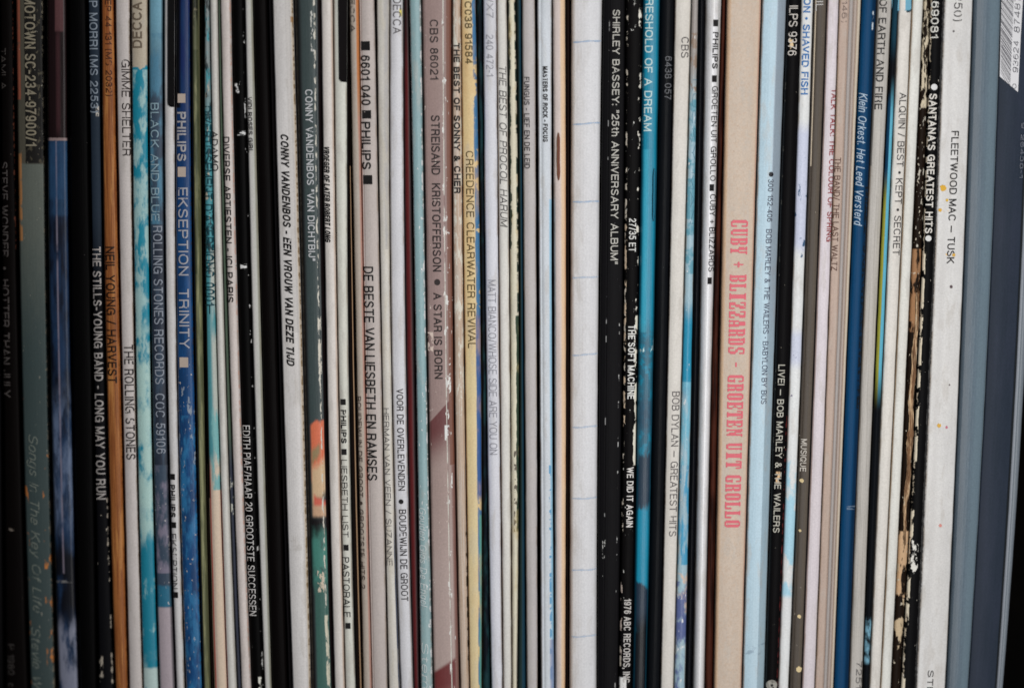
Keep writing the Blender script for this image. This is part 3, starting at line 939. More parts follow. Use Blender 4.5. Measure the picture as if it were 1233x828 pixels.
T(a, 'CREEDENCE CLEARWATER REVIVAL', 182, 419, 561, 570, (92, 76, 44), .0)
a = S((573.5, 581), (579.5, 585), (580.5, 590), (30, 38, 48), 'dark navy spine left of the lavender white one with hairline letters',
      [LY((28, 60, 64), thr=.52, f=(.1, .02), s=.08, a=.7)], rc=2.4, dy=.0012)
a = S((581.5, 598), (585, 601), (591, 605), (206, 207, 214), 'lavender white spine with hairline grey capitals', [LY((190, 192, 206), u=(-9, 4), su=3, a=.6)], rc=2.2)
T(a, 'WX7', -10, 22, 585.5, 594, (140, 140, 148), -.012, name='catalogue_number')
T(a, '240 472-1', 42, 92, 585.5, 594, (140, 140, 148), -.012, name='catalogue_number')
T(a, 'MATT BIANCO/WHOSE SIDE ARE YOU ON', 337, 547, 587.5, 597, (146, 146, 154), -.014)
a = S((598, 610.5), (601.5, 614), (605.5, 616), (208, 206, 200), 'white spine with light slanting capitals, right of the lavender white one',
      [LY((180, 160, 140), u=(-9, .9), su=.5, a=.8), LY((216, 214, 208), u=(3, 6), su=1.5, a=.6)], rc=2.4)
T(a, 'THE BEST OF PROCOL HARUM', 79, 272, 601, 609.5, (92, 90, 90), -.006, .2)
a = S((611.5, 621), (614.5, 625), (616.5, 623), (212, 206, 184), 'narrow cream spine with a ragged dark green right edge',
      [LY((46, 58, 46), (-400, 300), (-9, 1.8), su=.5, jx=7, f=(.14, .08)), LY((50, 66, 52), (380, 640), (('r', -2.6), ('r', 9)), su=.5, jx=5, f=(.1, .05)), LY((44, 60, 52), (-400, 380), (('r', -1.6), ('r', 9)), .48, (.1, .08), .03),
       LY((100, 92, 80), (540, 640), (3, 7), .56, (.2, .12), .02), LY((190, 170, 120), thr=.6, f=(.1, .03), s=.08, a=.5)], rc=2)
a = S((621.5, 628), (625.5, 630.5), (623.5, 633), (34, 50, 50), 'dark bottle green spine beside the ragged cream one', [LY((28, 62, 80), u=(('r', -3), ('r', 9)), su=1, a=.8)], rc=2.2, dy=.0010)
a = S((628.5, 644.5), (631, 646.5), (634, 647.5), (178, 173, 172), 'warm grey spine with a short dark title high up', [chips(.80, (130, 125, 120))], rc=2.4)
T(a, 'FUNGUS - LIEF EN DE LEID', 93, 203, 631, 637.5, (52, 48, 50), .006)
a = S((647, 664.5), (649.5, 665), (651.5, 667.5), (198, 204, 210), 'pale blue grey spine with tiny condensed black title',
      [LY((130, 180, 206), (240, 1400), (('r', -3), ('r', 9)), su=1.2, a=.85), LY((96, 150, 186), (560, 820), (('r', -5), ('r', -2)), .52, (.1, .12), .03), LY((120, 126, 160), (770, 1400), (('r', -5), ('r', 3)), su=1.6, a=.7)],
      rc=2.2, grooves=[(.22, 1.6, .00018)])
T(a, 'MASTERS OF ROCK - FOCUS', 80, 171, 653.5, 659.5, INK, .026)
a = S((665.5, 681), (667.5, 682), (668.5, 681), (206, 192, 186), 'pinkish spine with a peach right half and a rusty staple slit',
      [LY((214, 180, 140), u=(8.5, 40), su=1.6, a=.8, jx=2), LY((206, 150, 110), u=(12.5, 40), su=1, thr=.5, f=(.1, .02), s=.1, a=.5)], rc=3)
a.extras.append(('slit', 160, 217, 670.6, 674.2, (136, 92, 54), (112, 66, 56)))
a = S((681.5, 687.5), (682.5, 686.5), (681.5, 685.5), (40, 26, 22), 'dark gap left of the broad white taped spine, filled by a brown strip', [], rc=2, dy=.0030)  # stands in for the dark gap: its shade is the strip's brown colour
a = S((688, 725.5), (687, 721), (686, 719), (213, 212, 213), 'very broad rounded white spine crossed by faint blue pen lines',
      [LY((196, 198, 202), u=(14, 60), su=8, a=.5), LY((200, 190, 176), u=(-9, 3), su=2.5, a=.4)], rc=4.5, bulge=.0010, rough=.5)
for yy in (50, 149, 243, 334, 427, 514, 600, 686, 766):
    a.extras.append(('pen', yy, (166, 184, 206) if yy < 300 else (182, 194, 210)))
a = S((726.5, 753), (722, 750), (719.5, 745), (27, 26, 29), 'broad black spine with clean white capitals, right of the pen lined white one',
      [LY((150, 150, 150), (-400, 640), (7, 8), .60, (.03, .05), .02, su=.3, jx=1, a=.8), LY((170, 170, 168), (200, 1200), (('r', -4.4), ('r', -3.4)), .60, (.05, .05), .02, su=.4), chips(.77, (150, 150, 150)), LY((190, 190, 186), (650, 672), (5, 9), .55, (.3, .06), .02)],
      rc=2.2, grooves=[(.28, .5, .00008)])
T(a, 'SHIRLEY BASSEY: “25th ANNIVERSARY ALBUM”', 12, 318, 738, 746.5, (184, 182, 174), .008)
a = S((753.5, 773.5), (750.5, 768), (745.5, 761.5), (20, 18, 19), 'black spine heavily chipped to bare white board along both edges',
      [LY((214, 204, 188), (-400, 1400), (1.2, 3.0), .57, (.16, .07), .02, su=.4, jx=8), LY((220, 212, 200), (-400, 560), (('r', -2.2), ('r', 9)), .575, (.10, .055), .02, su=.4, jx=12),
       LY((206, 184, 158), (270, 520), (1.0, 3.0), .51, (.14, .06), .02, su=.4, jx=7), LY((222, 212, 196), (380, 560), (('r', -2.8), ('r', 9)), .47, (.12, .05), .02, su=.4, jx=9),
       LY((214, 196, 184), (690, 836), (1, 2.8), .54, (.12, .07), .02, su=.4, jx=6), LY((230, 224, 214), (815, 860), (-9, 10), .42, (.1, .05), .02), chips(.70, (226, 220, 210), (.3, .12))], rc=2.4)
T(a, '27/35 ET', 263, 303, 757.5, 766, (222, 218, 212), .006, name='catalogue_number')
T(a, 'THE SOFT MACHINE', 391, 480, 756.5, 765, (222, 218, 212), .014, worn=.03)
T(a, 'WE DID IT AGAIN', 562, 634, 755, 763, (216, 212, 208), .012)
T(a, '1976 ABC RECORDS, INC', 720, 821, 751.5, 760, (190, 186, 182), .012, name='small_print')
a = S((774, 795), (768.5, 788), (762, 779.5), (20, 124, 152), 'bright cyan spine fading to midnight blue at its foot',
      [LY((66, 74, 84), (-400, 40), (8, 40), su=2, a=.0), LY((40, 92, 112), (395, 620), sy=20, thr=.44, f=(.16, .11), s=.12), LY((40, 66, 86), (480, 520), sy=14, a=.8), LY((36, 54, 70), (552, 620), sy=5, jy=40, sl=.6),
       LY((20, 128, 158), (612, 702), (1.5, 15), sy=2.5, su=1.2, jy=30, jx=5, f=(.08, .035)), LY((30, 46, 62), (700, 756), sy=3, jy=30, sl=-.4), LY((20, 25, 34), (752, 1400), sy=14, sl=.5),
       LY((190, 220, 226), (405, 424), thr=.62, f=(.2, .1), s=.04), LY((16, 74, 96), u=(-9, 2.4), su=1.2, a=.8), LY((18, 70, 90), u=(('r', -2), ('r', 9)), su=1, a=.8), LY((80, 190, 214), (180, 400), (3, 9), su=3, a=.35)],
      rc=4.2, rough=.42)
T(a, 'ON THE THRESHOLD OF A DREAM', -78, 158, 778.5, 788, (192, 226, 232), .008, worn=.04)
a.extras.append(('slit', 203, 266, 786, 789.6, (12, 64, 84), (22, 108, 134)))
a = S((795.5, 812), (788.5, 804), (780, 795.5), (24, 27, 32), 'black spine with a faint grey number, between the cyan and the cream ones', [chips(.78, (160, 160, 160))], rc=3, rough=.4)
T(a, '6438 057', 68, 120, 801, 809, (98, 100, 104), -.002, name='catalogue_number')
a = S((812.5, 832), (804.5, 822), (796, 812), (206, 202, 195), 'cream white spine with thin grey capitals low down, left of the turquoise picture one',
      [chips(.80, (130, 120, 110)), wearL(.8, (60, 55, 55), .8)], rc=1.8)
T(a, 'CBS', 45, 70, 820.5, 829.5, (70, 66, 68), -.002, name='maker_lettering')
T(a, 'BOB DYLAN — GREATEST HITS', 471, 645, 809.5, 818.5, (96, 92, 92), -.004)
a = S((832.5, 841), (822.5, 834), (812.5, 826), (150, 178, 190), 'thin picture spine streaked turquoise, grey and violet',
      [LY((150, 144, 140), (-400, 100), sy=30), LY((140, 122, 108), (40, 110), thr=.54, f=(.1, .06), s=.04), LY((96, 148, 164), (120, 330), thr=.5, f=(.05, .05), s=.06), LY((40, 134, 166), (375, 470), sy=16, jy=30), LY((110, 170, 190), (460, 560), thr=.46, f=(.1, .02), s=.08),
       LY((70, 146, 180), (560, 680), thr=.50, f=(.16, .02), s=.06), LY((198, 176, 160), (690, 740), thr=.52, f=(.1, .05), s=.06), LY((84, 96, 140), (700, 1400), thr=.50, f=(.1, .04), s=.08), LY((220, 224, 222), thr=.66, f=(.2, .08), s=.03)], rc=1.8, rough=.4)
T(a, 'LUCKY MAN', 96, 270, 834.5, 839, (90, 140, 160), 0, worn=.3)
a = S((841.5, 849.5), (834.5, 842.5), (826.5, 834.5), (24, 26, 32), 'thin black spine left of the glossy white one with square marks', [], rc=2.5, rough=.35, dy=.0012)
a = S((850, 869.5), (843, 859), (835.5, 850), (214, 214, 218), 'glossy white spine with black squares, set back between black and dark brown',
      [LY((140, 136, 130), (300, 1400), (('r', -1.2), ('r', 4)), su=.6, a=.7), LY((150, 160, 156), (-400, 120), (('r', -3.6), ('r', -2.6)), su=.4, a=.8), chips(.80, (180, 150, 110))], rc=7.5, rough=.35, sheen=.3)
SQ(a, [(24, 32), (91, 99), (222, 230), (334, 342)], 859, 865, INK)
T(a, 'PHILIPS', 39, 83, 858.5, 865.5, INK, .026, name='maker_lettering')
T(a, 'GROETEN UIT GROLLO', 104, 218, 857.5, 865, INK, .0)
T(a, 'CUBY + BLIZZARDS', 234, 327, 855, 862.5, INK, .0, worn=.05)
a = S((870, 875.5), (859.5, 867.5), (850.5, 860.5), (52, 26, 20), 'dark gap against the broad kraft spine, filled by a set back chestnut strip', [LY((80, 40, 28), thr=.5, f=(.2, .01), s=.1, a=.6)], rc=2, dy=.0026)  # dark gap beside the kraft spine, its darkness given as a brown strip
a = S((876, 917), (868, 905.5), (861, 894.5), (192, 176, 160), 'very broad kraft beige spine with pink stencil lettering',
      [LY((184, 160, 138), (-400, 1400), None, .56, (.35, .30), .08, a=.45), LY((196, 172, 150), u=(('r', -5), ('r', 9)), su=2.5, a=.6), LY((200, 150, 130), u=(('r', -2), ('r', 9)), su=.8, a=.6), LY((200, 160, 120), u=(-9, 3.5), su=1.6, a=.6), LY((150, 120, 96), None, None, .71, (.34, .30), .02, a=.6)], rc=3.4)
a.extras.append(('slab', 'CUBY + BLIZZARDS - GROETEN UIT GROLLO', 264, 636, 880.5, 901, (222, 102, 114)))
a = S((918, 948.5), (906.5, 935), (895.5, 923), (172, 197, 210), 'broad powder blue spine with small dark lettering and a folded right side with painted shade',
      [LY((150, 160, 172), (-400, 420), (('r', -12.5), ('r', 9)), su=.8, sy=200, a=.7), chips(.82, (120, 130, 140)), LY((120, 140, 156), (776, 788), None, .58, (.1, .2), .04, a=.6)], rc=2.0, facet=(.60, .0022), rough=.42)  # shade of the folded side painted into the colour, fading downwards
DOT(a, 210, 928.5, 2.9, (40, 38, 48))
T(a, '300 152-406', 216, 267, 925, 931.5, (62, 64, 80), .0, name='catalogue_number')
T(a, 'BOB MARLEY & THE WAILERS · BABYLON BY BUS', 276, 486, 922.5, 929.5, (70, 76, 96), -.004)
a = S((949, 965), (935.5, 952), (923.5, 938), (20, 18, 20), 'black spine with a small grey round emblem, right of the powder blue one',
      [chips(.72, (206, 196, 176)), wearR(1, (150, 60, 60), .7, (500, 1400)), LY((214, 190, 150), (42, 60), (2, 8), .52, (.2, .1), .03), LY((214, 180, 140), (568, 582), (4, 9), .48, (.2, .1), .03), wearL(1, (160, 150, 130), .7, (60, 560), .05, .6)], rc=2.2)
T(a, 'ILPS 9376', 7, 67, 951, 961, (206, 200, 192), -.004, name='catalogue_number')
T(a, 'LIVE! — BOB MARLEY & THE WAILERS', 439, 641, 937.5, 945.5, (184, 182, 170), .006, worn=.03)
a.extras.append(('emblem', 824.5, 929.5, 6.6, (150, 148, 140)))
a = S((965, 979.5), (952.5, 966.5), (938.5, 951.5), (214, 217, 222), 'white spine with bold blue capitals at the top and pale blue pictures',
      [LY((184, 190, 214), (152, 300), sy=10, jy=20, a=.8), LY((60, 90, 120), (190, 310), thr=.62, f=(.14, .06), s=.03), LY((190, 196, 220), (400, 440), sy=8, a=.8), LY((70, 40, 100), (426, 480), thr=.66, f=(.3, .14), s=.02),
       LY((160, 200, 226), (556, 718), thr=.49, f=(.05, .022), s=.05, sy=4)], rc=1.8)
T(a, 'ON • SHAVED FISH', -2, 114, 968, 976.5, (24, 104, 170), .02)
a = S((980, 995.5), (967, 981.5), (952, 966.5), (72, 64, 56), 'dark olive brown spine with a beige hairline on its left side',
      [LY((196, 182, 160), (-400, 200), (1, 2.2), su=.4), LY((210, 200, 184), (-400, 1400), (0, 13), .72, (.2, .1), .02), LY((90, 82, 72), u=(('r', -6), ('r', -1.5)), su=1, a=.7), LY((26, 20, 18), u=(('r', -1.2), ('r', 9)), su=.6)], rc=2.4, grooves=[(.16, .6, .0002)])
T(a, 'DELPHIL', -60, 14, 984.5, 993, (206, 204, 200), 0)
T(a, 'MUSIQUE', 528, 567, 964.5, 971.5, (200, 194, 184), .008, worn=.1)
for (dyy, dxx, rr) in ((578, 965, 2.4), (741, 962, 2.3), (804.5, 962, 3.4), (638, 963, 1.6)):
    DOT(a, dyy, dxx, rr, (216, 196, 150), 'paint_spot')
a = S((996, 1010), (982, 997), (967, 982.5), (208, 200, 205), 'pinkish white spine with small dark red capitals', [LY((190, 160, 150), u=(-9, 1.2), su=.6, a=.6)], rc=1.8, grooves=[(.5, 1.4, .00012)])
T(a, 'TALK TALK: THE COLOUR OF SPRING', 107, 291, 1001, 1007.8, (146, 52, 54), .012)
a = S((1010.5, 1037), (997.5, 1021), (983, 1005.5), (178, 158, 145), 'broad tan spine of several board edges, left of the petrol blue one',
      [LY((152, 148, 146), u=(10.5, 15.5), su=.8, a=.85), LY((196, 184, 166), u=(('r', -4), ('r', 9)), su=.8, a=.9), LY((168, 156, 148), u=(15.5, 20), su=.6, a=.7)],
      rc=1.8, grooves=[(.42, .8, .0004), (.64, .7, .0005), (.82, .7, .0005)])
T(a, '3146)', -8, 27, 1015, 1021, (112, 96, 90), -.004, name='catalogue_number')
T(a, 'THE BAND/ THE LAST WALTZ', 190, 326, 1006, 1013, (92, 62, 52), .0, worn=.08)
a = S((1037.5, 1055.5), (1021.5, 1039), (1006, 1024), (6, 60, 98), 'deep petrol blue spine with pale hand lettering',
      [LY((8, 40, 74), u=(('r', -6), ('r', 9)), su=2, a=.7), chips(.74, (150, 176, 196), y=(-400, 460)), LY((196, 206, 212), (14, 36), (('r', -5), ('r', -3.5)), .45, (.1, .1), .04), LY((28, 40, 52), (225, 492), (('r', -4.6), ('r', 9)), .49, (.25, .22), .02, su=.4), LY((120, 136, 150), (609, 613), (6, 18), .52, (.06, .4), .03, a=.7)], rc=3, rough=.5, spec=.12)
T(a, 'Klein Orkest. Het Leed Versterd', 112, 270, 1035, 1044.5, (170, 190, 206), -.004, .25)
a = S((1056.5, 1074), (1039.5, 1055.5), (1024.5, 1040), (178, 174, 168), 'stone grey spine with black capitals at the top and dim digits at the bottom',
      [LY((110, 108, 104), (-400, 200), (-9, 1.4), su=.5, a=.8), streaks(.56, (140, 136, 128), .5), chips(.78, (110, 100, 90))], rc=2)
T(a, 'OF EARTH AND FIRE', -1, 132, 1059.5, 1068.5, INK, .012)
T(a, '7251 01', 796, 850, 1031.5, 1038.5, (84, 82, 82), .0, worn=.15, name='catalogue_number')
a = S((1074.5, 1081.5), (1056, 1064.5), (1040.5, 1048), (24, 28, 34), 'thin spine striped olive and cyan that turns black lower down',
      [LY((22, 56, 72), (-400, 60), sy=20), LY((92, 168, 192), (118, 466), (2.6, 14), sy=30, su=1.2), LY((20, 60, 90), (118, 230), (-9, 3), sy=10), LY((150, 150, 60), (230, 466), (-9, 2.8), sy=30, su=.6), LY((112, 158, 178), (744, 798), sy=3, thr=.44, f=(.1, .05), s=.08)], rc=1.4)
a = S((1082, 1097.5), (1065, 1080), (1048.5, 1061.5), (212, 208, 201), 'white spine with spaced black capitals and round dots, pale blue at its very top', [], rc=1.6)
T(a, 'ALQUIN / BEST • KEPT • SECRET', 112, 307, 1083, 1091.5, (50, 48, 50), .0)
a.extras.append(('patch', 1075.5, 1096.5, -60, 13, (116, 176, 200)))
a = S((1098, 1112), (1080.5, 1094), (1062, 1075), (212, 212, 206), 'plain white spine left of the torn dark brown one',
      [LY((150, 120, 80), u=(-9, .9), su=.5, a=.7), wearR(.9, (120, 110, 90), .6)], rc=2.2)
a = S((1112.5, 1121), (1094.5, 1107), (1075.5, 1087), (46, 34, 26), 'torn dark brown spine with bare tan cardboard showing',
      [LY((196, 184, 160), (-400, 130), None, .53, (.25, .06), .03), LY((190, 184, 170), (130, 330), None, .62, (.2, .07), .03), LY((150, 112, 80), (300, 400), thr=.46, f=(.14, .03), s=.05), LY((190, 158, 124), (640, 720), thr=.48, f=(.14, .03), s=.04), LY((190, 170, 140), (640, 1400), None, .60, (.1, .03), .02), chips(.66, (200, 190, 170))], rc=2, dy=.0006)
a.extras.append(('tear', 352, 655))
a = S((1121, 1136.5), (1107.5, 1121.5), (1087.5, 1104.5), (22, 22, 24), 'black spine with white capitals between two round dots, chipped along its left side',
      [wearL(2.0, (214, 200, 176), .95, None, .05, .50), LY((216, 206, 184), (290, 830), (-9, 3.4), .52, (.08, .04), .02, su=.5, jx=4), chips(.70, (214, 208, 196)), wearR(.7, (170, 170, 170), .8), LY((216, 214, 206), (650, 690), (2, 11), .56, (.16, .08), .02)], rc=2.2)
T(a, '5 69081', -14, 46, 1122.5, 1131.5, (220, 216, 208), .012, name='catalogue_number')
DOT(a, 105, 1125, 3.8, (232, 228, 220))
T(a, 'SANTANA’S GREATEST HITS', 113, 281, 1119.5, 1128.5, (216, 212, 204), .02, worn=.04)
DOT(a, 287, 1118, 3.6, (226, 222, 214))
a = S((1137, 1171.5), (1122, 1157.5), (1105, 1140.5), (208, 207, 205), 'very broad clean white spine with black capitals and yellow specks',
      [LY((214, 168, 60), (218, 255), (0, 14), .64, (.12, .1), .02), chips(.735, (110, 100, 96), (.34, .26), .7), LY((214, 170, 80), (300, 320), (10, 24), .64, (.2, .16), .02), LY((200, 120, 130), (500, 660), (8, 24), .73, (.2, .16), .02),
       wearL(.8, (70, 66, 64), .9), LY((186, 184, 182), u=(6, 12), su=3, a=.35)], rc=2.2)
T(a, '(2HS 3350)', -58, 26, 1151, 1161, INK, -.002, name='catalogue_number')
T(a, 'FLEETWOOD MAC — TUSK', 158, 317, 1145.5, 1154.5, INK, .008)
T(a, 'STEREO', 806, 866, 1117, 1124, (60, 58, 58), .01, name='small_print')
for (dyy, dxx, rr, cc) in ((226.5, 1135.5, 3.6, (222, 168, 44)), (241, 1140, 1.7, (226, 176, 60)), (253, 1132, 2.0, (222, 168, 60)), (307, 1148, 2.0, (226, 170, 70)), (345, 1145, 1.8, (84, 66, 70)),
                      (512, 1130.5, 2.4, (220, 170, 70)), (514, 1139.5, 1.5, (196, 110, 130)), (632, 1132, 1.9, (214, 140, 130)), (38, 1148, 1.2, (90, 84, 84)), (463, 1143, 1.0, (120, 110, 110))):
    DOT(a, dyy, dxx, rr, cc, 'paint_spot')
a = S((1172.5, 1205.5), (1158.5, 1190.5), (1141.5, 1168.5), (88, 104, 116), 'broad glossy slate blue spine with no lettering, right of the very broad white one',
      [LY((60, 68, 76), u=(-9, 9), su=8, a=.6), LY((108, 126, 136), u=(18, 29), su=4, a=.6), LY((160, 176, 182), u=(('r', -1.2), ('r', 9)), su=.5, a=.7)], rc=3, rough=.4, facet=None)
a = S((1206, 1241), (1191, 1226), (1169, 1202.5), (42, 50, 62), 'navy sleeve with a white barcode sticker at the top right corner',
      [LY((50, 56, 70), thr=.5, f=(.06, .008), s=.15, a=.6), LY((36, 42, 52), u=(-9, 6), su=5, a=.5)], rc=1.6, rough=.55, spec=.1, dy=.0008)
BARC = a
a = S((1241.5, 1250), (1226.5, 1237), (1203, 1211), (112, 120, 128), 'thin translucent grey plastic sleeve edge at the far right',
      [LY((176, 182, 190), u=(-9, 1.6), su=.6)], rc=2.5, rough=.4)  # the plastic's grey sheen and thin highlight are painted into the colour

# ------------------------------------------------------------------ build everything
rng = random.Random(11)
for i, s in enumerate(SLEEVES):
    if i and s.e[0][0] < SLEEVES[i - 1].e[0][1]:
        pass
    if s.dy is None:
        s.dy = rng.uniform(-0.0003, 0.0003)
    s.finish_edges()
    seed = s.seed = i + 1
    if sum(s.base) > 450:                           # handled paper: dirty edges, smudges, specks
        s.layers = [LY((150, 128, 100), u=(-9, 1.1), thr=.50, f=(.10, .03), s=.08, su=.7, a=.55),
                    LY((146, 126, 104), u=(('r', -1.1), ('r', 9)), thr=.48, f=(.10, .03), s=.08, su=.7, a=.55),
                    LY((176, 170, 162), thr=.60, f=(.09, .022), s=.07, a=.35),
                    LY((130, 116, 104), thr=.755, f=(.5, .3), s=.02, a=.6)] + s.layers
    if max(s.base) < 60 and 'spec' not in s.mk:
        s.mk['spec'] = 0.06
    sc = s.side or tuple(int(c * 0.85) for c in s.base)
    mat = spine_mat('printed_spine_card', s.base, s.w, s.layers, seed, **s.mk)
    smat = plain_mat('sleeve_cover_card', sc)
    v, f, uv, fm = strip_mesh(s, 0, 1, 0.0, 0.42, seed)
    s.obj = link_mesh(s.name, v, f, [mat, smat], uvs=uv, fmat=fm, smooth=False)
    # soft shading along the spine, crisp where it meets the covers
    tag(s.obj, s.label, 'record sleeve', GROUP)

build_texts()


def disc_on(s, name, yc, xc, r, mat, lift=0.0003, n=14, jag=0.0, seed=0):
    pts = []
    for k in range(n):
        a_ = 2 * math.pi * k / n
        rr = r * (1 + jag * mnoise.noise(Vector((math.cos(a_) * 2, math.sin(a_) * 2, seed))))
        py = yc + rr * math.sin(a_)
        pts.append((uf(s, xc + rr * math.cos(a_), py), py))
    return poly_on(s, name, pts, mat, lift)


first_sq = {}
for s in SLEEVES:
    for e in s.extras:
        k = e[0]
        if k == 'sq':
            _, y0, y1, x0, x1, c, wn = e
            if s not in first_sq:
                first_sq[s] = (uf(s, x0, y0), uf(s, x1, y0))
            u0, u1 = first_sq[s]
            poly_on(s, 'square_mark', [(u0, y0), (u1, y0), (u1, y1), (u0, y1)], ink_mat(c, wn))
        elif k == 'dot':
            _, yc, xc, r, c, nm = e
            disc_on(s, nm, yc, xc, r, ink_mat(c), 0.00022, 14, .35 if nm == 'paint_spot' else 0, yc)
        elif k == 'block':
            _, x0, x1, y0, y1, c = e
            n = 24
            pts = []
            for j in range(n + 1):
                y = y0 + (y1 - y0 - 3) * j / n
                pts.append((uf(s, x0 + (s.L(y) - s.L(y1)), y), y))
            pts += [(uf(s, x0 + 2, y1 - 0.6), y1 - 0.6), (uf(s, x0 + 4.5, y1), y1), (1.0, y1)]
            for j in range(n, -1, -1):
                y = y0 + (y1 - y0 - 3) * j / n
                pts.append((1.0, y))
            # proud card block: quads so that it follows the lean of the spine
            vs, fs = [], []
            m = n + 3
            left = pts[:m]
            for (u, y) in left:
                vs.append(s.pos(u, y, 0.0004))
                vs.append(s.pos(1.0, y, 0.0007))
                vs.append(s.pos(u, y, -0.0003))
                vs.append(s.pos(1.0, y, -0.0003))
            for j in range(m - 1):
                b0, b1 = 4 * j, 4 * (j + 1)
                fs += [(b0, b0 + 1, b1 + 1, b1), (b0 + 2, b0, b1, b1 + 2)]
            b0 = 4 * (m - 1)
            fs += [(b0, b0 + 1, b0 + 3, b0 + 2)]
            link_mesh('corner_block', vs, fs, [plain_mat('black_card', c, .6, .06)], parent=s.obj)
        elif k == 'patch':
            _, x0, x1, y0, y1, c = e
            pts = [(uf(s, x0, y0), y0), (uf(s, x1, y0), y0), (uf(s, x1, y1 - 2), y1 - 2), (uf(s, x1 - 2, y1), y1), (uf(s, x0 + 3, y1), y1), (uf(s, x0, y1 - 4), y1 - 4)]
            ol = [(uf(s, x0 - .8, y0), y0), (uf(s, x1 + .8, y0), y0), (uf(s, x1 + .8, y1), y1), (uf(s, x1 - 2, y1 + 2.2), y1 + 2.2), (uf(s, x0 + 2, y1 + 2.2), y1 + 2.2), (uf(s, x0 - .8, y1 - 3), y1 - 3)]
            poly_on(s, 'corner_outline', ol, plain_mat('dark_teal_print', (30, 60, 76)), .00052, .0006)
            poly_on(s, 'corner_picture', pts, plain_mat('light_blue_print', c), .00066, .0001)
        elif k == 'pen':
            _, yc, c = e
            n = 10
            top, bot = [], []
            rr = random.Random(int(yc))
            sl = rr.uniform(-3.0, -1.2)
            for j in range(n + 1):
                u = .07 + .90 * j / n
                yy = yc + sl * (u - .5) + math.sin(j * .9 + yc) * .25
                th = .75 + .3 * math.sin(j * 1.7 + yc)
                top.append(s.pos(u, yy - th, .00016))
                bot.append(s.pos(u, yy + th, .00016))
            vs = top + bot
            fs = [(j, j + 1, n + 2 + j, n + 1 + j) for j in range(n)]
            link_mesh('pen_line', vs, fs, [ink_mat(c, .12, 1500)], parent=s.obj)
        elif k == 'slit':
            _, y0, y1, x0, x1, c1, c2 = e
            for (gx, nm, c, lf) in ((0.0, 'slit_rim', c1, .0004), (.8, 'slit', c2, .0005)):
                lft, rgt = [], []
                n = 16
                for j in range(n + 1):
                    t = j / n
                    y = y0 + gx + (y1 - y0 - 2 * gx) * t
                    xo = s.L(y) - s.L(y0)
                    wgl = .35 * mnoise.noise(Vector((y * .12, x0, 0)))
                    end = min(1, min(t, 1 - t) * 9)
                    mid = (x0 + x1) / 2
                    hw = ((x1 - x0) / 2 - gx) * (.35 + .65 * end)
                    lft.append(s.pos(uf(s, mid - hw + xo + wgl, y), y, lf))
                    rgt.append(s.pos(uf(s, mid + hw + xo + wgl, y), y, lf))
                vs = lft + rgt
                link_mesh(nm, vs, [(j, n + 1 + j, n + 2 + j, j + 1) for j in range(n)], [plain_mat('slit_tone', c)], parent=s.obj)
        elif k == 'slab':
            _, txt, y0, y1, x0, x1, c = e
            u0, u1 = uf(s, x0, y0), uf(s, x1, y0)
            n = sum(.55 if ch == ' ' else 1 for ch in txt)
            adv = (y1 - y0) / n
            p = 0.0
            m = ink_mat(c, .06, 1300)
            for ch in txt:
                if ch == ' ':
                    p += .55
                    continue
                vs, fs = [], []
                for q, (a0, a1, b0, b1) in enumerate(SLAB[ch]):
                    lf = .00016 + q * .000012
                    ch_r = .05
                    cs = [(a0 + ch_r, b0), (a1 - ch_r, b0), (a1, b0 + ch_r), (a1, b1 - ch_r), (a1 - ch_r, b1), (a0 + ch_r, b1), (a0, b1 - ch_r), (a0, b0 + ch_r)]
                    base_i = len(vs)
                    for (gx, gy) in cs:
                        py = y0 + (p + .04 + gx * .88) * adv
                        vs.append(s.pos(u0 + (u1 - u0) * gy, py, lf))
                    fs.append(tuple(range(base_i, base_i + 8)))
                link_mesh('stencil_letter', vs, fs, [m], parent=s.obj)
                p += 1
        elif k == 'emblem':
            _, yc, xc, r, c = e
            disc_on(s, 'round_emblem', yc, xc, r, ink_mat(c, .05), .0003, 24)
            disc_on(s, 'emblem_centre', yc, xc, 1.6, ink_mat((22, 20, 22)), .00036, 12)
            disc_on(s, 'emblem_figure', yc + 3.2, xc + 1.5, 1.2, ink_mat((60, 58, 56)), .00036, 7, .5, 3)
        elif k == 'tear':
            _, y0, y1 = e
            # bare board curling out of the torn edge: a crumpled strip with its own depth
            n = 90
            cols = 7
            vs, fs = [], []
            for j in range(n + 1):
                t = j / n
                y = y0 + (y1 - y0) * t
                wd = (math.sin(math.pi * min(1, t * 1.02)) ** .35) * (6.5 + 3.5 * mnoise.noise(Vector((y * .035, 1, 0))) + 1.8 * mnoise.noise(Vector((y * .16, 4, 0))))
                wd = max(.6, wd)
                cxp = s.L(y) + (s.R(y) - s.L(y)) * .60 + 2.2 * mnoise.noise(Vector((y * .022, 8, 0))) - t * 2.0
                for q in range(cols):
                    g = q / (cols - 1)
                    px = cxp + (g - .5) * wd + .5 * mnoise.noise(Vector((y * .3, q, 3)))
                    lift = .0006 + .00085 * math.sin(math.pi * g) + .0007 * mnoise.noise(Vector((y * .05, g * 2.2, 5)))
                    x_, z_ = unproj(px, y, base_depth(px))
                    vs.append((x_, s.Y - lift, z_))
            for j in range(n):
                for q in range(cols - 1):
                    a_ = j * cols + q
                    fs.append((a_, a_ + 1, a_ + cols + 1, a_ + cols))
            N = NT('torn_board')
            tc = N.n('ShaderNodeTexCoord')
            mp = N.n('ShaderNodeMapping')
            mp.inputs['Scale'].default_value = (900, 900, 160)
            N.l(tc.outputs['Object'], mp.inputs['Vector'])
            nz = N.noise(mp.outputs[0], 5, .65)
            cc = N.mix(N.step(nz, .42, .60), alb((120, 86, 58)), alb((206, 174, 136)))
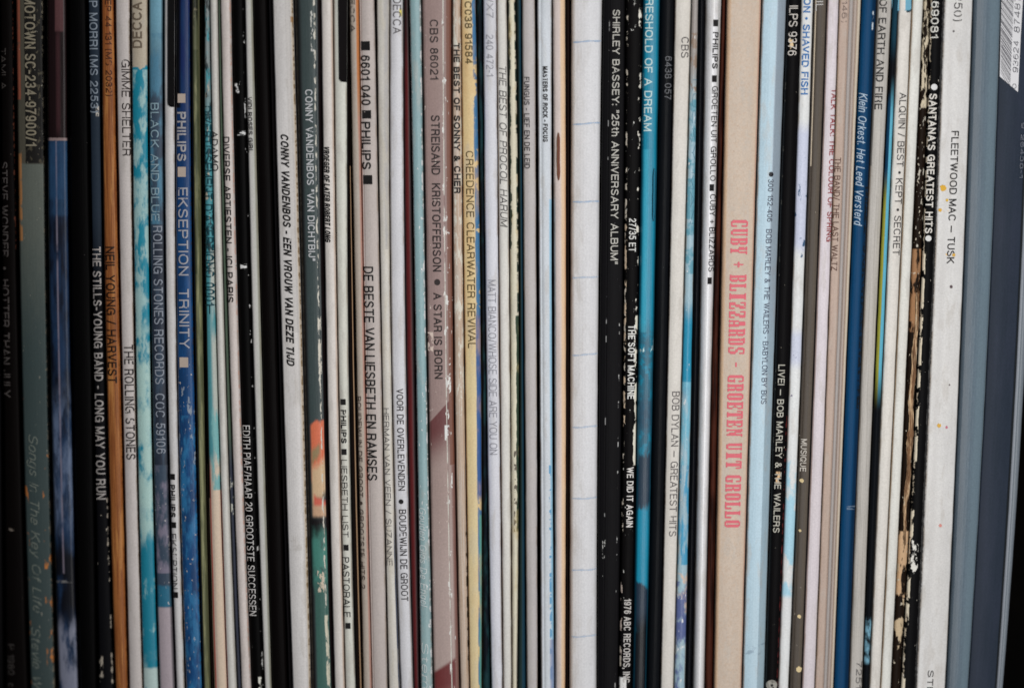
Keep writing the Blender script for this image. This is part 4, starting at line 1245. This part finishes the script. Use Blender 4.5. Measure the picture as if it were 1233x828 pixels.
            cc = N.mix(N.step(nz, .60, .66), cc, alb((226, 212, 196)))
            N.l(cc, N.b.inputs['Base Color'])
            N.b.inputs['Roughness'].default_value = .9
            bp = N.n('ShaderNodeBump')
            bp.inputs['Distance'].default_value = .0008
            bp.inputs['Strength'].default_value = .8
            N.l(nz, bp.inputs['Height'])
            N.l(bp.outputs[0], N.b.inputs['Normal'])
            link_mesh('torn_board', vs, fs, [N.m], parent=s.obj)

# barcode sticker on the navy sleeve
s = BARC
YB = base_depth(s.cx)


def on_barc(px, py, lift):
    x_, z_ = unproj(px, py, YB)
    return (x_, s.Y - lift, z_)


def flat(name, pts, mat, lift, thick=0.0):
    vs = [on_barc(px, py, lift) for (px, py) in pts]
    n = len(vs)
    fs = [tuple(range(n))]
    if thick:
        vs += [(x_, y_ + thick, z_) for (x_, y_, z_) in vs]
        fs += [(i_, i_ + n, (i_ + 1) % n + n, (i_ + 1) % n) for i_ in range(n)]
    return link_mesh(name, vs, fs, [mat], parent=s.obj)


flat('barcode_sticker', [(1208, -70), (1238, -70), (1233, -10), (1230, 40), (1226.5, 111), (1204.6, 92), (1206, 30)], plain_mat('sticker_paper', (214, 214, 222), vary=.08), .00030, .0002)
rb = random.Random(5)
yb_ = -62.0
vs, fs = [], []
while yb_ < 88:
    th = rb.choice((.7, .7, 1.1, 1.6, 2.1))
    xa0 = 1206.2 - yb_ * .004
    xb0 = 1220.5 - yb_ * .04
    ya, yc = yb_, yb_ + 19
    if yc + th > 106:
        xb0 = xa0 + (xb0 - xa0) * .7
        yc = ya + 13
    i0 = len(vs)
    vs += [on_barc(xa0, ya, .00036), on_barc(xb0, yc, .00036), on_barc(xb0, yc + th, .00036), on_barc(xa0, ya + th, .00036)]
    fs.append((i0, i0 + 1, i0 + 2, i0 + 3))
    yb_ += th + rb.choice((.8, 1.1, 1.7, 2.2))
bars = link_mesh('barcode_bars', vs, fs, [ink_mat((52, 52, 62))], parent=s.obj)
bars['kind'] = 'stuff'
PENDING.clear()
T(s, '0', 101, 107, 1219.5, 1224.5, (70, 70, 80), 0, up=True, name='barcode_digits')
T(s, '93624', 50, 88, 1221, 1227.5, (60, 60, 70), 0, .2, up=True, name='barcode_digits')
T(s, '87487', -4, 40, 1222.5, 1229.5, (60, 60, 70), 0, .2, up=True, name='barcode_digits')
T(s, '9 26438-1', 148, 214, 1230.5, 1234.5, (120, 124, 136), 0, name='small_print')
_pos = s.pos
s.pos = lambda u, py, lift=0.0, z=None: (lambda p: (p[0], s.Y - .00042, p[2]))(_pos(u, py, lift, z))
build_texts()
s.pos = _pos

# ------------------------------------------------------------------ the shelf they stand on
def box(name, x0, x1, y0, y1, z0, z1, mat, parent=None):
    v = [(x, y, z) for x in (x0, x1) for y in (y0, y1) for z in (z0, z1)]
    f = [(0, 1, 3, 2), (4, 6, 7, 5), (0, 4, 5, 1), (2, 3, 7, 6), (0, 2, 6, 4), (1, 5, 7, 3)]
    return link_mesh(name, v, f, [mat], parent=parent)


N = NT('dark_stained_wood')
tc = N.n('ShaderNodeTexCoord')
mp = N.n('ShaderNodeMapping')
mp.inputs['Scale'].default_value = (12, 90, 90)
N.l(tc.outputs['Object'], mp.inputs['Vector'])
nz = N.noise(mp.outputs[0], 6, .6)
N.l(N.mix(N.step(nz, .35, .65), alb((22, 17, 14)), alb((36, 27, 21))), N.b.inputs['Base Color'])
N.b.inputs['Roughness'].default_value = .5
wood = N.m
sh = bpy.data.objects.new('wooden_shelf', None)
COL.objects.link(sh)
tag(sh, 'near black stained wooden shelf holding the whole row, seen as darkness at bottom right', 'shelf')
box('shelf_board', -.20, .20, -.012, .33, Z0 - .0185, Z0 - .0005, wood, sh)
box('back_panel', -.20, .20, .331, .341, Z0 - .018, Z1 + .03, wood, sh)
box('side_panel', .140, .158, .002, .33, Z0, Z1 + .03, wood, sh)
box('side_panel', -.158, -.140, .002, .33, Z0, Z1 + .03, wood, sh)
